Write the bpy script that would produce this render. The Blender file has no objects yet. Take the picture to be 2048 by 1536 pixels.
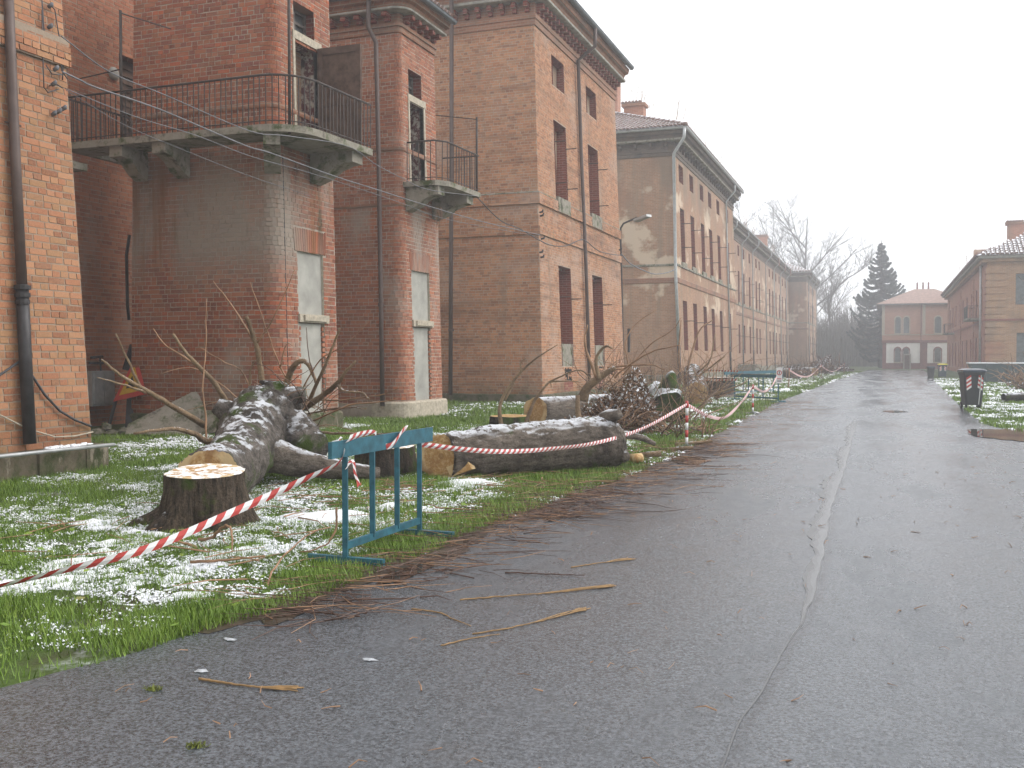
import bpy, math, random
import numpy as np
from mathutils import Vector, Matrix
random.seed(7); RS = np.random.RandomState(11)
sc = bpy.context.scene
C = sc.collection

# ------------------------------------------------------------------ camera
CAMH = 1.45; FPX = 2000.0
YAW = math.atan(748 / FPX); PITCH = -math.atan(53 / FPX)
cam_d = bpy.data.cameras.new('camera'); cam = bpy.data.objects.new('camera', cam_d); C.objects.link(cam)
cam.location = (0, 0, CAMH); cam.rotation_euler = (math.pi/2 + PITCH, 0, YAW)
cam_d.sensor_width = 36; cam_d.lens = FPX/2048*36; cam_d.clip_end = 1500; cam_d.clip_start = .05
sc.camera = cam

# ------------------------------------------------------------------ sky, sun, exposure (overcast winter day)
SUN_EL = math.radians(38); SUN_AZ = math.radians(60)      # azimuth clockwise from +Y
w = bpy.data.worlds.new('World'); sc.world = w; w.use_nodes = True
nt = w.node_tree; nt.nodes.clear()
out = nt.nodes.new('ShaderNodeOutputWorld'); bg = nt.nodes.new('ShaderNodeBackground')
sky = nt.nodes.new('ShaderNodeTexSky'); sky.sky_type = 'NISHITA'; sky.sun_disc = False
sky.sun_elevation = SUN_EL; sky.sun_rotation = SUN_AZ; sky.air_density = 1.0; sky.dust_density = 6.0; sky.ozone_density = 1.0
hsv = nt.nodes.new('ShaderNodeHueSaturation'); hsv.inputs['Saturation'].default_value = .12
mix = nt.nodes.new('ShaderNodeMix'); mix.data_type = 'RGBA'; mix.inputs[0].default_value = .8
mix.inputs[7].default_value = (9.6, 9.7, 10.0, 1)          # the even cloud deck over that sky
bg.inputs['Strength'].default_value = .12
nt.links.new(sky.outputs[0], hsv.inputs['Color']); nt.links.new(hsv.outputs[0], mix.inputs[6])
nt.links.new(mix.outputs[2], bg.inputs['Color']); nt.links.new(bg.outputs[0], out.inputs[0])
sd = bpy.data.lights.new('sun', 'SUN'); sun = bpy.data.objects.new('sun', sd); C.objects.link(sun)
sd.energy = 1.3; sd.angle = math.radians(40); sd.color = (1, .97, .93)
dirv = Vector((math.sin(SUN_AZ)*math.cos(SUN_EL), math.cos(SUN_AZ)*math.cos(SUN_EL), math.sin(SUN_EL)))
sun.rotation_euler = dirv.to_track_quat('Z', 'Y').to_euler(); sun.location = (10, 0, 40)
sc.view_settings.view_transform = 'Standard'; sc.view_settings.look = 'None'
sc.view_settings.exposure = 0.55; sc.view_settings.gamma = 1.0
sc.render.engine = 'CYCLES'
sc.cycles.max_bounces = 5; sc.cycles.diffuse_bounces = 3; sc.cycles.glossy_bounces = 2
sc.cycles.volume_bounces = 1; sc.cycles.use_adaptive_sampling = True; sc.cycles.adaptive_threshold = .02; sc.cycles.transparent_max_bounces = 6; sc.cycles.caustics_reflective = False

# ------------------------------------------------------------------ survey helpers (where a sight line meets the ground or a wall)
cF = Vector((-math.sin(YAW)*math.cos(PITCH), math.cos(YAW)*math.cos(PITCH), math.sin(PITCH)))
cR = Vector((math.cos(YAW), math.sin(YAW), 0)); cU = cR.cross(cF); cO = Vector((0, 0, CAMH))
def ray(x, y): return cF + cR*((x-1024)/FPX) + cU*((768-y)/FPX)
def G(x, y, z=0.0): d = ray(x, y); return cO + d*((z-CAMH)/d.z)
def PX(x, y, X): d = ray(x, y); return cO + d*(X/d.x)
def PY(x, y, Y): d = ray(x, y); return cO + d*(Y/d.y)
def PD(x, y, dep): return cO + ray(x, y)*dep
def onplane(x, y, A, B):
    d = ray(x, y); n = Vector((B[1]-A[1], A[0]-B[0], 0)); return cO + d*((Vector((A[0], A[1], 0))-cO).dot(n)/d.dot(n))
def project(p):
    v = Vector(p)-cO; dpt = v.dot(cF)
    if dpt < .2: return None
    return 1024+FPX*v.dot(cR)/dpt, 768-FPX*v.dot(cU)/dpt, dpt
def rnd(a, b): return random.uniform(a, b)

# ------------------------------------------------------------------ object helpers
LOC = {}
def par(o, p):
    o.parent = p; o.matrix_parent_inverse = Matrix.Translation(-Vector(LOC[p.name]))
def tag(o, label=None, cat=None, group=None, kind=None):
    if label: o['label'] = label
    if cat: o['category'] = cat
    if group: o['group'] = group
    if kind: o['kind'] = kind
    return o
def thing(name, label, cat, loc, group=None):
    o = bpy.data.objects.new(name, None); C.objects.link(o); o.location = loc; o.empty_display_size = .3
    LOC[o.name] = Vector(loc); return tag(o, label, cat, group)
def mkobj(name, V, Fc, mat, parent=None, smooth=False, rn=None, mi=None):
    V = np.asarray(V, dtype=float).reshape(-1, 3)
    lo = V.min(0); hi = V.max(0); c = np.array([(lo[0]+hi[0])/2, (lo[1]+hi[1])/2, lo[2]])
    me = bpy.data.meshes.new(name); me.from_pydata((V-c).tolist(), [], [list(map(int, f)) for f in Fc] if not isinstance(Fc, list) else Fc)
    mats = mat if isinstance(mat, (list, tuple)) else [mat]
    for m in mats: me.materials.append(m)
    if rn is not None:
        a = me.attributes.new('rnd', 'FLOAT', 'FACE'); a.data.foreach_set('value', np.asarray(rn, dtype=np.float32))
    if mi is not None: me.polygons.foreach_set('material_index', np.asarray(mi, dtype=np.int32))
    if smooth: me.polygons.foreach_set('use_smooth', np.ones(len(me.polygons), dtype=bool))
    o = bpy.data.objects.new(name, me); C.objects.link(o); o.location = c; LOC[o.name] = Vector(c)
    if parent is not None: par(o, parent)
    return o
def bigmesh(name, V, Fq, mat, parent=None, rn=None, smooth=False):
    """numpy path: V (n,3), Fq (m,k) faces with k corners each"""
    V = np.asarray(V, dtype=np.float32); Fq = np.asarray(Fq, dtype=np.int32); m, k = Fq.shape
    lo = V.min(0); hi = V.max(0); c = np.array([(lo[0]+hi[0])/2, (lo[1]+hi[1])/2, lo[2]], dtype=np.float32)
    me = bpy.data.meshes.new(name)
    me.vertices.add(len(V)); me.vertices.foreach_set('co', (V-c).ravel())
    me.loops.add(m*k); me.loops.foreach_set('vertex_index', Fq.ravel())
    me.polygons.add(m); me.polygons.foreach_set('loop_start', np.arange(0, m*k, k, dtype=np.int32))
    me.polygons.foreach_set('loop_total', np.full(m, k, dtype=np.int32))
    me.update(calc_edges=True)
    me.polygons.foreach_set('use_smooth', np.full(m, bool(smooth)))
    for mm in (mat if isinstance(mat, (list, tuple)) else [mat]): me.materials.append(mm)
    if rn is not None:
        a = me.attributes.new('rnd', 'FLOAT', 'FACE'); a.data.foreach_set('value', np.asarray(rn, dtype=np.float32))
    o = bpy.data.objects.new(name, me); C.objects.link(o); o.location = c.tolist(); LOC[o.name] = Vector(c.tolist())
    if parent is not None: par(o, parent)
    return o
class MB:
    def __init__(s): s.v = []; s.f = []; s.r = []; s.m = []
    def face(s, pts, r=0, mi=0):
        b = len(s.v); s.v += [tuple(p) for p in pts]; s.f.append(list(range(b, b+len(pts)))); s.r.append(r); s.m.append(mi); return s
    def boxf(s, o, U, V, N, r=0, mi=0):
        """box from corner o and three edge vectors"""
        o = Vector(o); U = Vector(U); V = Vector(V); N = Vector(N); b = len(s.v)
        s.v += [tuple(o+U*i+V*j+N*k) for k in (0, 1) for j in (0, 1) for i in (0, 1)]
        for q in ((0,2,3,1),(4,5,7,6),(0,1,5,4),(2,6,7,3),(0,4,6,2),(1,3,7,5)): s.f.append([b+i for i in q]); s.r.append(r); s.m.append(mi)
        return s
    def box(s, x0, x1, y0, y1, z0, z1, r=0, mi=0): return s.boxf((x0,y0,z0), (x1-x0,0,0), (0,y1-y0,0), (0,0,z1-z0), r, mi)
    def bar(s, a, b, wd, ht=None, up=(0,0,1), r=0, mi=0):
        a = Vector(a); b = Vector(b); d = (b-a); ht = ht or wd
        side = d.cross(Vector(up))
        if side.length < 1e-6: side = d.cross(Vector((1,0,0)))
        side.normalize(); u = side.cross(d).normalized()
        return s.boxf(a-side*wd/2-u*ht/2, side*wd, d, u*ht, r, mi)
    def tube(s, pts, rad, n=6, caps=True, r=0, mi=0, jit=0):
        pts = [Vector(p) for p in pts]; k = len(pts)
        if not hasattr(rad, '__len__'): rad = [rad]*k
        b = len(s.v); ref = None
        for i, p in enumerate(pts):
            d = (pts[min(i+1,k-1)]-pts[max(i-1,0)])
            if d.length < 1e-9: d = Vector((0,0,1))
            d.normalize()
            if ref is None:
                ref = d.cross(Vector((0,0,1)));
                if ref.length < 1e-3: ref = d.cross(Vector((1,0,0)))
            ref = (ref-d*ref.dot(d)).normalized(); q = d.cross(ref)
            for j in range(n):
                a = 2*math.pi*j/n; rr = rad[i]*(1+(rnd(-jit, jit) if jit else 0))
                s.v.append(tuple(p+ref*math.cos(a)*rr+q*math.sin(a)*rr))
        for i in range(k-1):
            for j in range(n):
                j2 = (j+1) % n; s.f.append([b+i*n+j, b+i*n+j2, b+(i+1)*n+j2, b+(i+1)*n+j]); s.r.append(r); s.m.append(mi)
        if caps:
            s.f.append([b+j for j in range(n)][::-1]); s.r.append(r); s.m.append(mi)
            s.f.append([b+(k-1)*n+j for j in range(n)]); s.r.append(r); s.m.append(mi)
        return s
    def build(s, name, mat, parent=None, smooth=False):
        return mkobj(name, s.v, s.f, mat, parent, smooth, s.r, s.m if isinstance(mat, (list, tuple)) else None)
def offs(pts, n):
    """offset an open plan polyline outward (right-hand side of travel) with mitres"""
    res = []; k = len(pts)
    for i, p in enumerate(pts):
        ns = []
        if i > 0: d = Vector((p[0]-pts[i-1][0], p[1]-pts[i-1][1])).normalized(); ns.append(Vector((d.y, -d.x)))
        if i < k-1: d = Vector((pts[i+1][0]-p[0], pts[i+1][1]-p[1])).normalized(); ns.append(Vector((d.y, -d.x)))
        if len(ns) == 2: m = (ns[0]+ns[1]); m = m/(m.length_squared)*2*n
        else: m = ns[0]*n
        res.append((p[0]+m.x, p[1]+m.y))
    return res
def sweep(mb, pts, prof, r=0, closed_ends=True):
    """profile = list of (outward, z) swept along a plan polyline"""
    rows = []
    for n, z in prof: rows.append([(x, y, z) for x, y in offs(pts, n)])
    for a, b in zip(rows[:-1], rows[1:]):
        for i in range(len(pts)-1): mb.face([a[i], a[i+1], b[i+1], b[i]], r)
    if closed_ends:
        mb.face([rw[0] for rw in rows], r); mb.face([rw[-1] for rw in rows][::-1], r)
    return mb
# value noise for scattering
_L = RS.rand(256, 256)
def vnoise(x, y, sc_=1.0, ox=0, oy=0):
    x = np.asarray(x)*sc_+ox+100; y = np.asarray(y)*sc_+oy+100
    xi = np.floor(x).astype(int); yi = np.floor(y).astype(int); fx = x-xi; fy = y-yi
    fx = fx*fx*(3-2*fx); fy = fy*fy*(3-2*fy)
    g = lambda a, b: _L[a % 256, b % 256]
    return (g(xi,yi)*(1-fx)+g(xi+1,yi)*fx)*(1-fy)+(g(xi,yi+1)*(1-fx)+g(xi+1,yi+1)*fx)*fy
def fbm(x, y, sc_, ox=0, oy=0): return .55*vnoise(x,y,sc_,ox,oy)+.3*vnoise(x,y,sc_*2.1,oy+7,ox+3)+.15*vnoise(x,y,sc_*4.7,ox+31,oy+17)

# ------------------------------------------------------------------ materials
def srgb(r, g, b): return tuple(((c/255)/12.92 if c/255 <= .04045 else ((c/255+.055)/1.055)**2.4) for c in (r,g,b))+(1,)
class NT:
    def __init__(s, name):
        s.m = bpy.data.materials.new(name); s.m.use_nodes = True; s.t = s.m.node_tree; s.n = s.t.nodes; s.l = s.t.links
        s.b = s.n['Principled BSDF']; s.pos = s.n.new('ShaderNodeNewGeometry')
    def link(s, a, b): s.l.new(a, b)
    def val(s, inp, v):
        if hasattr(v, 'is_linked') or isinstance(v, bpy.types.NodeSocket): s.l.new(v, inp)
        else: inp.default_value = v
    def vmap(s, scale, loc=(0,0,0), src=None):
        n = s.n.new('ShaderNodeMapping'); n.inputs['Scale'].default_value = scale; n.inputs['Location'].default_value = loc
        s.l.new(src or s.pos.outputs['Position'], n.inputs[0]); return n.outputs[0]
    def noise(s, scale, detail=4, rough=.55, vec=None, dist=0):
        n = s.n.new('ShaderNodeTexNoise'); n.inputs['Scale'].default_value = scale; n.inputs['Detail'].default_value = detail
        n.inputs['Roughness'].default_value = rough; n.inputs['Distortion'].default_value = dist
        s.l.new(vec or s.pos.outputs['Position'], n.inputs['Vector']); return n.outputs['Fac']
    def ramp(s, fac, stops, interp='LINEAR'):
        n = s.n.new('ShaderNodeValToRGB'); s.l.new(fac, n.inputs[0]); cr = n.color_ramp; cr.interpolation = interp
        while len(cr.elements) < len(stops): cr.elements.new(.5)
        for e, (p, c) in zip(cr.elements, stops):
            e.position = p; e.color = c if hasattr(c, '__len__') else (c,c,c,1)
        return n.outputs[0]
    def mix(s, fac, a, b, mode='MIX'):
        n = s.n.new('ShaderNodeMix'); n.data_type = 'RGBA'; n.blend_type = mode; n.clamp_factor = True
        s.val(n.inputs[0], fac); s.val(n.inputs[6], a); s.val(n.inputs[7], b); return n.outputs[2]
    def math(s, op, a, b=0.0, c=None, clamp=False):
        n = s.n.new('ShaderNodeMath'); n.operation = op; n.use_clamp = clamp; s.val(n.inputs[0], a); s.val(n.inputs[1], b)
        if c is not None: s.val(n.inputs[2], c)
        return n.outputs[0]
    def mrange(s, v, a, b, c=0, d=1):
        n = s.n.new('ShaderNodeMapRange'); s.val(n.inputs[0], v); n.inputs[1].default_value = a; n.inputs[2].default_value = b
        n.inputs[3].default_value = c; n.inputs[4].default_value = d; return n.outputs[0]
    def xyz(s, src=None):
        n = s.n.new('ShaderNodeSeparateXYZ'); s.l.new(src or s.pos.outputs['Position'], n.inputs[0]); return n.outputs
    def comb(s, x, y, z):
        n = s.n.new('ShaderNodeCombineXYZ'); s.val(n.inputs[0], x); s.val(n.inputs[1], y); s.val(n.inputs[2], z); return n.outputs[0]
    def attr(s, name='rnd'):
        n = s.n.new('ShaderNodeAttribute'); n.attribute_name = name; return n.outputs['Fac']
    def bump(s, h, strength=.3, dist=.01):
        n = s.n.new('ShaderNodeBump'); n.inputs['Strength'].default_value = strength; n.inputs['Distance'].default_value = dist
        s.l.new(h, n.inputs['Height']); s.l.new(n.outputs[0], s.b.inputs['Normal'])
    def done(s, col, rough=.8, metal=0, spec=.5):
        s.val(s.b.inputs['Base Color'], col); s.val(s.b.inputs['Roughness'], rough); s.val(s.b.inputs['Metallic'], metal)
        s.val(s.b.inputs['Specular IOR Level'], spec); return s.m
def plain(name, col, rough=.6, metal=0, var=.25, scale=8, spec=.4, bump=0):
    t = NT(name); n = t.noise(scale, 5, .6)
    c = t.mix(t.mrange(n, .3, .7), tuple(x*(1-var) for x in col[:3])+(1,), tuple(min(1, x*(1+var)) for x in col[:3])+(1,))
    if bump: t.bump(t.noise(scale*6, 3), bump, .01)
    return t.done(c, rough, metal, spec)
def stained(t, c, stains):
    """stains: (scale xyz, lo, hi, colour, strength, zlo, zhi) - weathering with a shape of its own"""
    z = t.xyz()[2]
    for i, (scl, lo, hi, colr, st, z0, z1) in enumerate(stains):
        m = t.mrange(t.noise(1, 5, .6, t.vmap(scl, (i*13.7, i*5.1, i*3.3))), lo, hi)
        if z0 is not None:
            e = .5
            m = t.math('MULTIPLY', m, t.math('MULTIPLY', t.mrange(z, z0-e, z0+e), t.mrange(z, z1+e, z1-e)), clamp=True)
        c = t.mix(t.math('MULTIPLY', m, st), c, colr)
    return c
def brick_mat(name, cols, stains=(), grain=.25):
    cols = [(q[0]*1.05, q[1]*1.07, q[2]*.93, 1) for q in cols]
    t = NT(name); r = t.attr()
    k = len(cols); c = t.ramp(r, [(i/(k-1) if k > 1 else 0, q) for i, q in enumerate(cols)])
    c = t.mix(t.mrange(t.noise(1.1, 4), .3, .7, 0, grain), c, (.055,.03,.022,1))
    c = t.mix(t.mrange(t.noise(38, 4, .7), .35, .75, 0, .45), c, tuple(x*1.5 for x in cols[k//2][:3])+(1,))
    c = stained(t, c, stains)
    t.bump(t.noise(90, 4, .7), .12, .005); return t.done(c, .82, 0, .3)
def mortar_mat(name, col, stains=()):
    t = NT(name); c = t.mix(t.noise(25, 5, .7), tuple(x*.6 for x in col[:3])+(1,), tuple(x*1.25 for x in col[:3])+(1,))
    c = stained(t, c, stains); t.bump(t.noise(90, 3), .4, .006); return t.done(c, .9, 0, .2)
def brick_tex_mat(name, c1, c2, cm, stains=(), bw=.27, bh=.083):
    c1, c2 = [(q[0]*1.03, q[1], q[2]*.97, 1) for q in (c1, c2)]
    t = NT(name); p = t.xyz(); v = t.comb(t.math('ADD', p[0], p[1]), p[2], 0.0)
    b = t.n.new('ShaderNodeTexBrick'); t.l.new(v, b.inputs['Vector']); b.inputs['Scale'].default_value = 1
    b.inputs['Color1'].default_value = c1; b.inputs['Color2'].default_value = c2; b.inputs['Mortar'].default_value = cm
    b.inputs['Mortar Size'].default_value = .009; b.inputs['Brick Width'].default_value = bw; b.inputs['Row Height'].default_value = bh
    b.inputs['Bias'].default_value = -.1
    c = t.mix(t.mrange(t.noise(.7, 5), .3, .7, 0, .35), b.outputs['Color'], tuple(x*.55 for x in c1[:3])+(1,))
    c = t.mix(t.mrange(t.noise(14, 4), .4, .7, 0, .3), c, tuple(min(1,x*1.4) for x in c2[:3])+(1,))
    c = stained(t, c, stains)
    t.bump(b.outputs['Fac'], -.5, .012); return t.done(c, .85, 0, .25)
GREY = (.36,.33,.28,1); ALG = (.035,.045,.018,1); RUST = (.20,.085,.03,1); DARK = (.03,.025,.02,1); PALE = (.46,.43,.37,1)
M = {}
M['brick_near'] = brick_mat('orange_brick', [srgb(112,70,52), srgb(148,95,72), srgb(156,104,80), srgb(168,121,96), srgb(146,110,82), srgb(128,86,70)],
    [((.5,.9,.25), .55, .7, (.33,.22,.12,1), .45, None, None), ((2,2,.2), .58, .72, (.16,.07,.035,1), .5, 2.5, 6), ((1.2,1.2,1), .35, .6, ALG, .8, -1, .45)], .15)
M['mortar_near'] = mortar_mat('pale_mortar', (.34,.265,.20,1), [((1.2,1.2,1), .35, .6, ALG, .8, -1, .45)])
T1S = [((.9,.9,.22), .34, .56, (.29,.255,.21,1), .85, 3.1, 5.3), ((2.2,2.2,.12), .58, .68, RUST, .8, 3, 5.4), ((1.5,1.5,.3), .6, .72, ALG, .8, 3.6, 5.6),
       ((.8,.8,.8), .5, .66, GREY, .55, -1, 2.0), ((1.2,1.2,1), .36, .6, ALG, .8, -1, .35), ((1.3,1.3,1.6), .6, .75, DARK, .6, 4.4, 5.6)]
M['brick_red'] = brick_mat('dark_red_brick', [srgb(98,55,43), srgb(126,69,52), srgb(142,82,62), srgb(154,98,76), srgb(122,82,66), srgb(112,66,62), srgb(168,88,58)], T1S, .2)
M['mortar_red'] = mortar_mat('weathered_mortar', (.42,.355,.29,1), T1S)
T2S = [((1,1,.5), .5, .64, GREY, .6, 2.5, 5.4), ((1,1,1), .56, .7, GREY, .45, -1, 10), ((1.2,1.2,1), .36, .6, ALG, .75, -1, .4)]
M['brick_mid'] = brick_mat('mottled_red_brick', [srgb(112,66,53), srgb(140,82,64), srgb(154,96,76), srgb(164,110,91), srgb(134,94,79), srgb(120,76,68), srgb(172,100,70)], T2S, .2)
M['mortar_mid'] = mortar_mat('mid_mortar', (.47,.40,.33,1), T2S)
B3S = [((.35,.35,.5), .53, .66, (.44,.32,.25,1), .6, None, None), ((.22,.22,2.2), .54, .68, (.14,.075,.05,1), .55, None, None), ((1.4,1.4,5), .6, .7, (.12,.08,.065,1), .5, None, None), ((1.1,1.1,.18), .58, .7, (.2,.15,.11,1), .45, None, None), ((1.2,1.2,1.2), .34, .56, ALG, .9, -1, .3),
       ((1.6,1.6,.3), .58, .7, (.22,.2,.13,1), .6, 5.2, 7.0)]
M['brick_tan'] = brick_mat('tan_brick', [srgb(112,72,58), srgb(154,103,79), srgb(168,116,90), srgb(178,128,100), srgb(154,116,95), srgb(138,92,72)], B3S, .15)
M['mortar_tan'] = mortar_mat('tan_mortar', (.46,.37,.29,1), B3S)
B4S = [((2.6,2.6,.14), .50, .66, (.22,.18,.13,1), .5, None, None), ((.5,.5,.25), .52, .66, (.27,.13,.085,1), .45, None, None), ((.4,.4,.45), .54, .60, (.60,.48,.36,1), .85, 4, 11.2), ((.6,.6,.2), .42, .62, (.19,.15,.11,1), .65, 10.2, 13), ((1.5,1.5,.3), .55, .7, (.16,.15,.09,1), .6, 5, 7), ((1,1,1), .4, .6, ALG, .6, -1, .5)]
M['wall_far'] = brick_tex_mat('far_tan_brick', srgb(148,110,85), srgb(170,132,104), (.38,.31,.24,1), B4S)
M['wall_far_red'] = brick_tex_mat('far_red_brick', srgb(144,94,74), srgb(168,116,92), (.36,.28,.22,1), B4S[2:])
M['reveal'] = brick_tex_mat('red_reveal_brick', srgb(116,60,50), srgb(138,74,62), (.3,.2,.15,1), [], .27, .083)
M['cornice_dark'] = brick_tex_mat('sooty_cornice_brick', srgb(92,80,70), srgb(112,98,86), (.13,.12,.11,1), [((1,1,1), .5, .65, (.05,.047,.045,1), .6, None, None)])
M['brick_recess'] = brick_mat('brown_recess_brick', [srgb(112,66,50), srgb(140,84,64), srgb(150,94,72), srgb(160,106,84), srgb(128,84,68)], [((1.2,1.2,.4), .52, .66, (.3,.27,.23,1), .5, 1, 4.6), ((2,2,.2), .6, .7, ALG, .8, 1.5, 4)], .2)
M['cornice'] = brick_tex_mat('cornice_brick', srgb(134,92,70), srgb(160,112,86), (.3,.25,.2,1), [((1,1,1), .45, .65, (.12,.1,.08,1), .6, None, None)])
M['concrete'] = plain('grey_concrete', (.30,.285,.25,1), .9, 0, .35, 5, .2, .3)
def mossy_concrete():
    t = NT('mossy_concrete'); c = t.mix(t.noise(6, 6, .65), (.16,.14,.11,1), (.38,.35,.29,1))
    c = t.mix(t.mrange(t.noise(3.2, 6, .7), .5, .62), c, (.07,.085,.03,1)); c = t.mix(t.mrange(t.noise(2.1, 6, .7, t.vmap((1,1,1),(5,5,5))), .56, .68), c, (.04,.032,.025,1))
    t.bump(t.noise(30, 5, .7), .5, .015); return t.done(c, .9, 0, .2)
M['moss_conc'] = mossy_concrete()
def mossy_plinth():
    t = NT('green_stained_plinth'); c = t.mix(t.noise(7, 6, .7), (.06,.05,.035,1), (.21,.175,.12,1)); c = t.mix(t.mrange(t.noise(2.6, 6, .7), .42, .6), c, (.045,.06,.018,1)); c = t.mix(t.mrange(t.noise(4.2, 5, .7, t.vmap((1,1,.4),(3,3,3))), .58, .66), c, (.30,.26,.20,1))
    t.bump(t.noise(30, 5, .7), .5, .015); return t.done(c, .9, 0, .2)
M['plinth'] = mossy_plinth()
M['plaster'] = plain('pale_grey_plaster', (.35,.34,.305,1), .9, 0, .22, 2.5, .2, .15)
M['stone'] = plain('worn_pale_stone', (.42,.37,.29,1), .9, 0, .3, 14, .2, .3)
M['iron'] = plain('rusty_iron', (.055,.042,.036,1), .65, .2, .4, 12)
M['pipe_brown'] = plain('brown_painted_pipe', (.095,.066,.056,1), .5, .2, .2, 6)
M['pipe_dark'] = plain('dark_cast_iron', (.04,.037,.038,1), .5, .3, .3, 8)
M['pipe_grey'] = plain('grey_zinc', (.42,.43,.43,1), .45, .4, .2, 6)
M['gutter'] = plain('weathered_gutter', (.12,.13,.14,1), .5, .4, .25, 4)
M['cable'] = plain('grey_cable', (.15,.15,.16,1), .55, 0, .3, 5)
M['cable_dark'] = plain('black_cable', (.05,.05,.055,1), .55, 0, .3, 5)
M['wood_dark'] = plain('rotten_brown_wood', (.10,.062,.045,1), .8, 0, .45, 7, .2, .3)
M['wood_grey'] = plain('grey_window_wood', (.16,.14,.125,1), .8, 0, .4, 12, .2)
M['dark_room'] = plain('dark_interior', (.012,.011,.011,1), .95, 0, .2, 3, .1)
M['glass'] = plain('grimy_glass', (.10,.11,.11,1), .2, 0, .4, 4, .5)
def peeled():
    t = NT('peeling_red_paint'); c = t.mix(t.mrange(t.noise(9, 6, .7), .48, .56), (.10,.02,.022,1), (.42,.37,.31,1)); c = t.mix(t.mrange(t.noise(4, 5), .55, .65), c, (.05,.04,.035,1)); return t.done(c, .85)
M['peeled'] = peeled()
def snowmat():
    t = NT('snow'); c = t.mix(t.noise(14, 4), (.72,.75,.80,1), (.90,.91,.92,1)); t.bump(t.noise(70, 3), .5, .01); return t.done(c, .7, 0, .2)
M['snow'] = snowmat()
def tilemat():
    t = NT('snow_dusted_roof_tile'); nz = t.xyz(t.pos.outputs['Normal'])[2]
    c = t.mix(t.noise(3.0, 5), (.13,.065,.05,1), (.26,.15,.11,1)); c = t.mix(t.mrange(t.noise(6, 4), .5, .7), c, (.09,.085,.07,1))
    sn = t.math('MULTIPLY', t.mrange(t.noise(4.5, 3, .6), .36, .48), t.mrange(nz, .45, .80)); return t.done(t.mix(sn, c, (.80,.81,.84,1)), .8)
M['tile'] = tilemat()
def bark(name, dark, light, moss=.2, snow=.5, sscale=9, slo=.45, st=(14,14,14)):
    t = NT(name); nz = t.xyz(t.pos.outputs['Normal'])[2]
    c = t.mix(t.mrange(t.noise(1, 8, .75, t.vmap(st)), .36, .64), dark, light); c = t.mix(t.mrange(t.noise(45, 4, .7), .5, .7, 0, .5), c, tuple(x*.4 for x in dark[:3])+(1,)); c = t.mix(t.mrange(t.noise(2.2, 5), .45, .7), c, tuple(x*.45 for x in dark[:3])+(1,))
    mo = t.mrange(t.noise(2.4, 5, .6, t.vmap((1,1,1),(9,3,2))), .72-moss, .80-moss*.8); c = t.mix(mo, c, (.06,.095,.012,1))
    sn = t.math('MULTIPLY', t.mrange(t.noise(sscale, 5, .65), .60-snow*.22, .66-snow*.2), t.mrange(nz, slo, .95)); c = t.mix(sn, c, (.80,.82,.86,1))
    t.bump(t.noise(22, 6, .75, None, 1.2), 1.0, .05); return t.done(c, .85, 0, .25)
M['bark'] = bark('grey_bark', (.065,.055,.047,1), (.25,.215,.185,1), .17, .40, 6, .45)
M['bark_log'] = bark('brown_grey_bark', (.09,.071,.055,1), (.30,.25,.205,1), .12, .85, 11, .66, (9,9,26))
M['bark_stump'] = bark('dark_stump_bark', (.020,.015,.011,1), (.15,.11,.075,1), .18, .0, 9, .5, (34,34,5))
M['bark_moss'] = bark('mossy_bark', (.02,.018,.012,1), (.10,.085,.06,1), .34, .9, 4)
M['bark_far'] = bark('dark_far_bark', (.03,.024,.02,1), (.12,.10,.08,1), .1, .7, 6)
def cutwood(snow):
    t = NT('cut_wood_%d' % int(snow*10)); tc = t.n.new('ShaderNodeTexCoord'); o = tc.outputs['Object']
    gv = t.n.new('ShaderNodeVectorMath'); gv.operation = 'SUBTRACT'; gv.inputs[1].default_value = (.5,.5,.5); t.l.new(tc.outputs['Generated'], gv.inputs[0])
    ln = t.n.new('ShaderNodeVectorMath'); ln.operation = 'LENGTH'; t.l.new(gv.outputs[0], ln.inputs[0]); dist = ln.outputs['Value']
    ring = t.math('SINE', t.math('MULTIPLY', t.math('ADD', dist, t.math('MULTIPLY', t.noise(4, 4), .12)), 120.0))
    c = t.mix(t.noise(5, 5, .6, None, .8), (.30,.155,.05,1), (.48,.29,.115,1)); c = t.mix(t.mrange(ring, -.2, 1, 0, .45), c, (.22,.11,.04,1)); c = t.mix(t.mrange(dist, .43, .49, 0, .8), c, (.55,.42,.24,1)); c = t.mix(t.mrange(dist, .10, .0, 0, .6), c, (.13,.07,.03,1)); c = t.mix(t.mrange(t.noise(26, 4, .6), .45, .75), c, (.58,.42,.22,1)); c = t.mix(t.mrange(t.noise(3, 4), .55, .7), c, (.24,.12,.045,1))
    if snow: c = t.mix(t.mrange(t.noise(11, 5, .65), .62-.3*snow, .70-.3*snow), c, (.82,.80,.78,1))
    return t.done(c, .8, 0, .2)
M['cut'] = cutwood(0); M['cut_snow'] = cutwood(.6)
M['twig'] = plain('brown_twig', (.28,.165,.095,1), .7, 0, .45, 6, .3)
M['twig_dark'] = plain('dark_wet_twig', (.085,.045,.03,1), .55, 0, .4, 6, .4)
M['twig_pale'] = bark('pale_smooth_branch', (.27,.175,.10,1), (.44,.32,.20,1), -.2, .30, 25, .6)
M['straw'] = plain('split_straw_wood', (.27,.165,.07,1), .7, 0, .35, 20, .3)
M['leaf_dead'] = plain('dead_leaf', (.15,.088,.05,1), .75, 0, .7, 9, .3)
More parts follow.
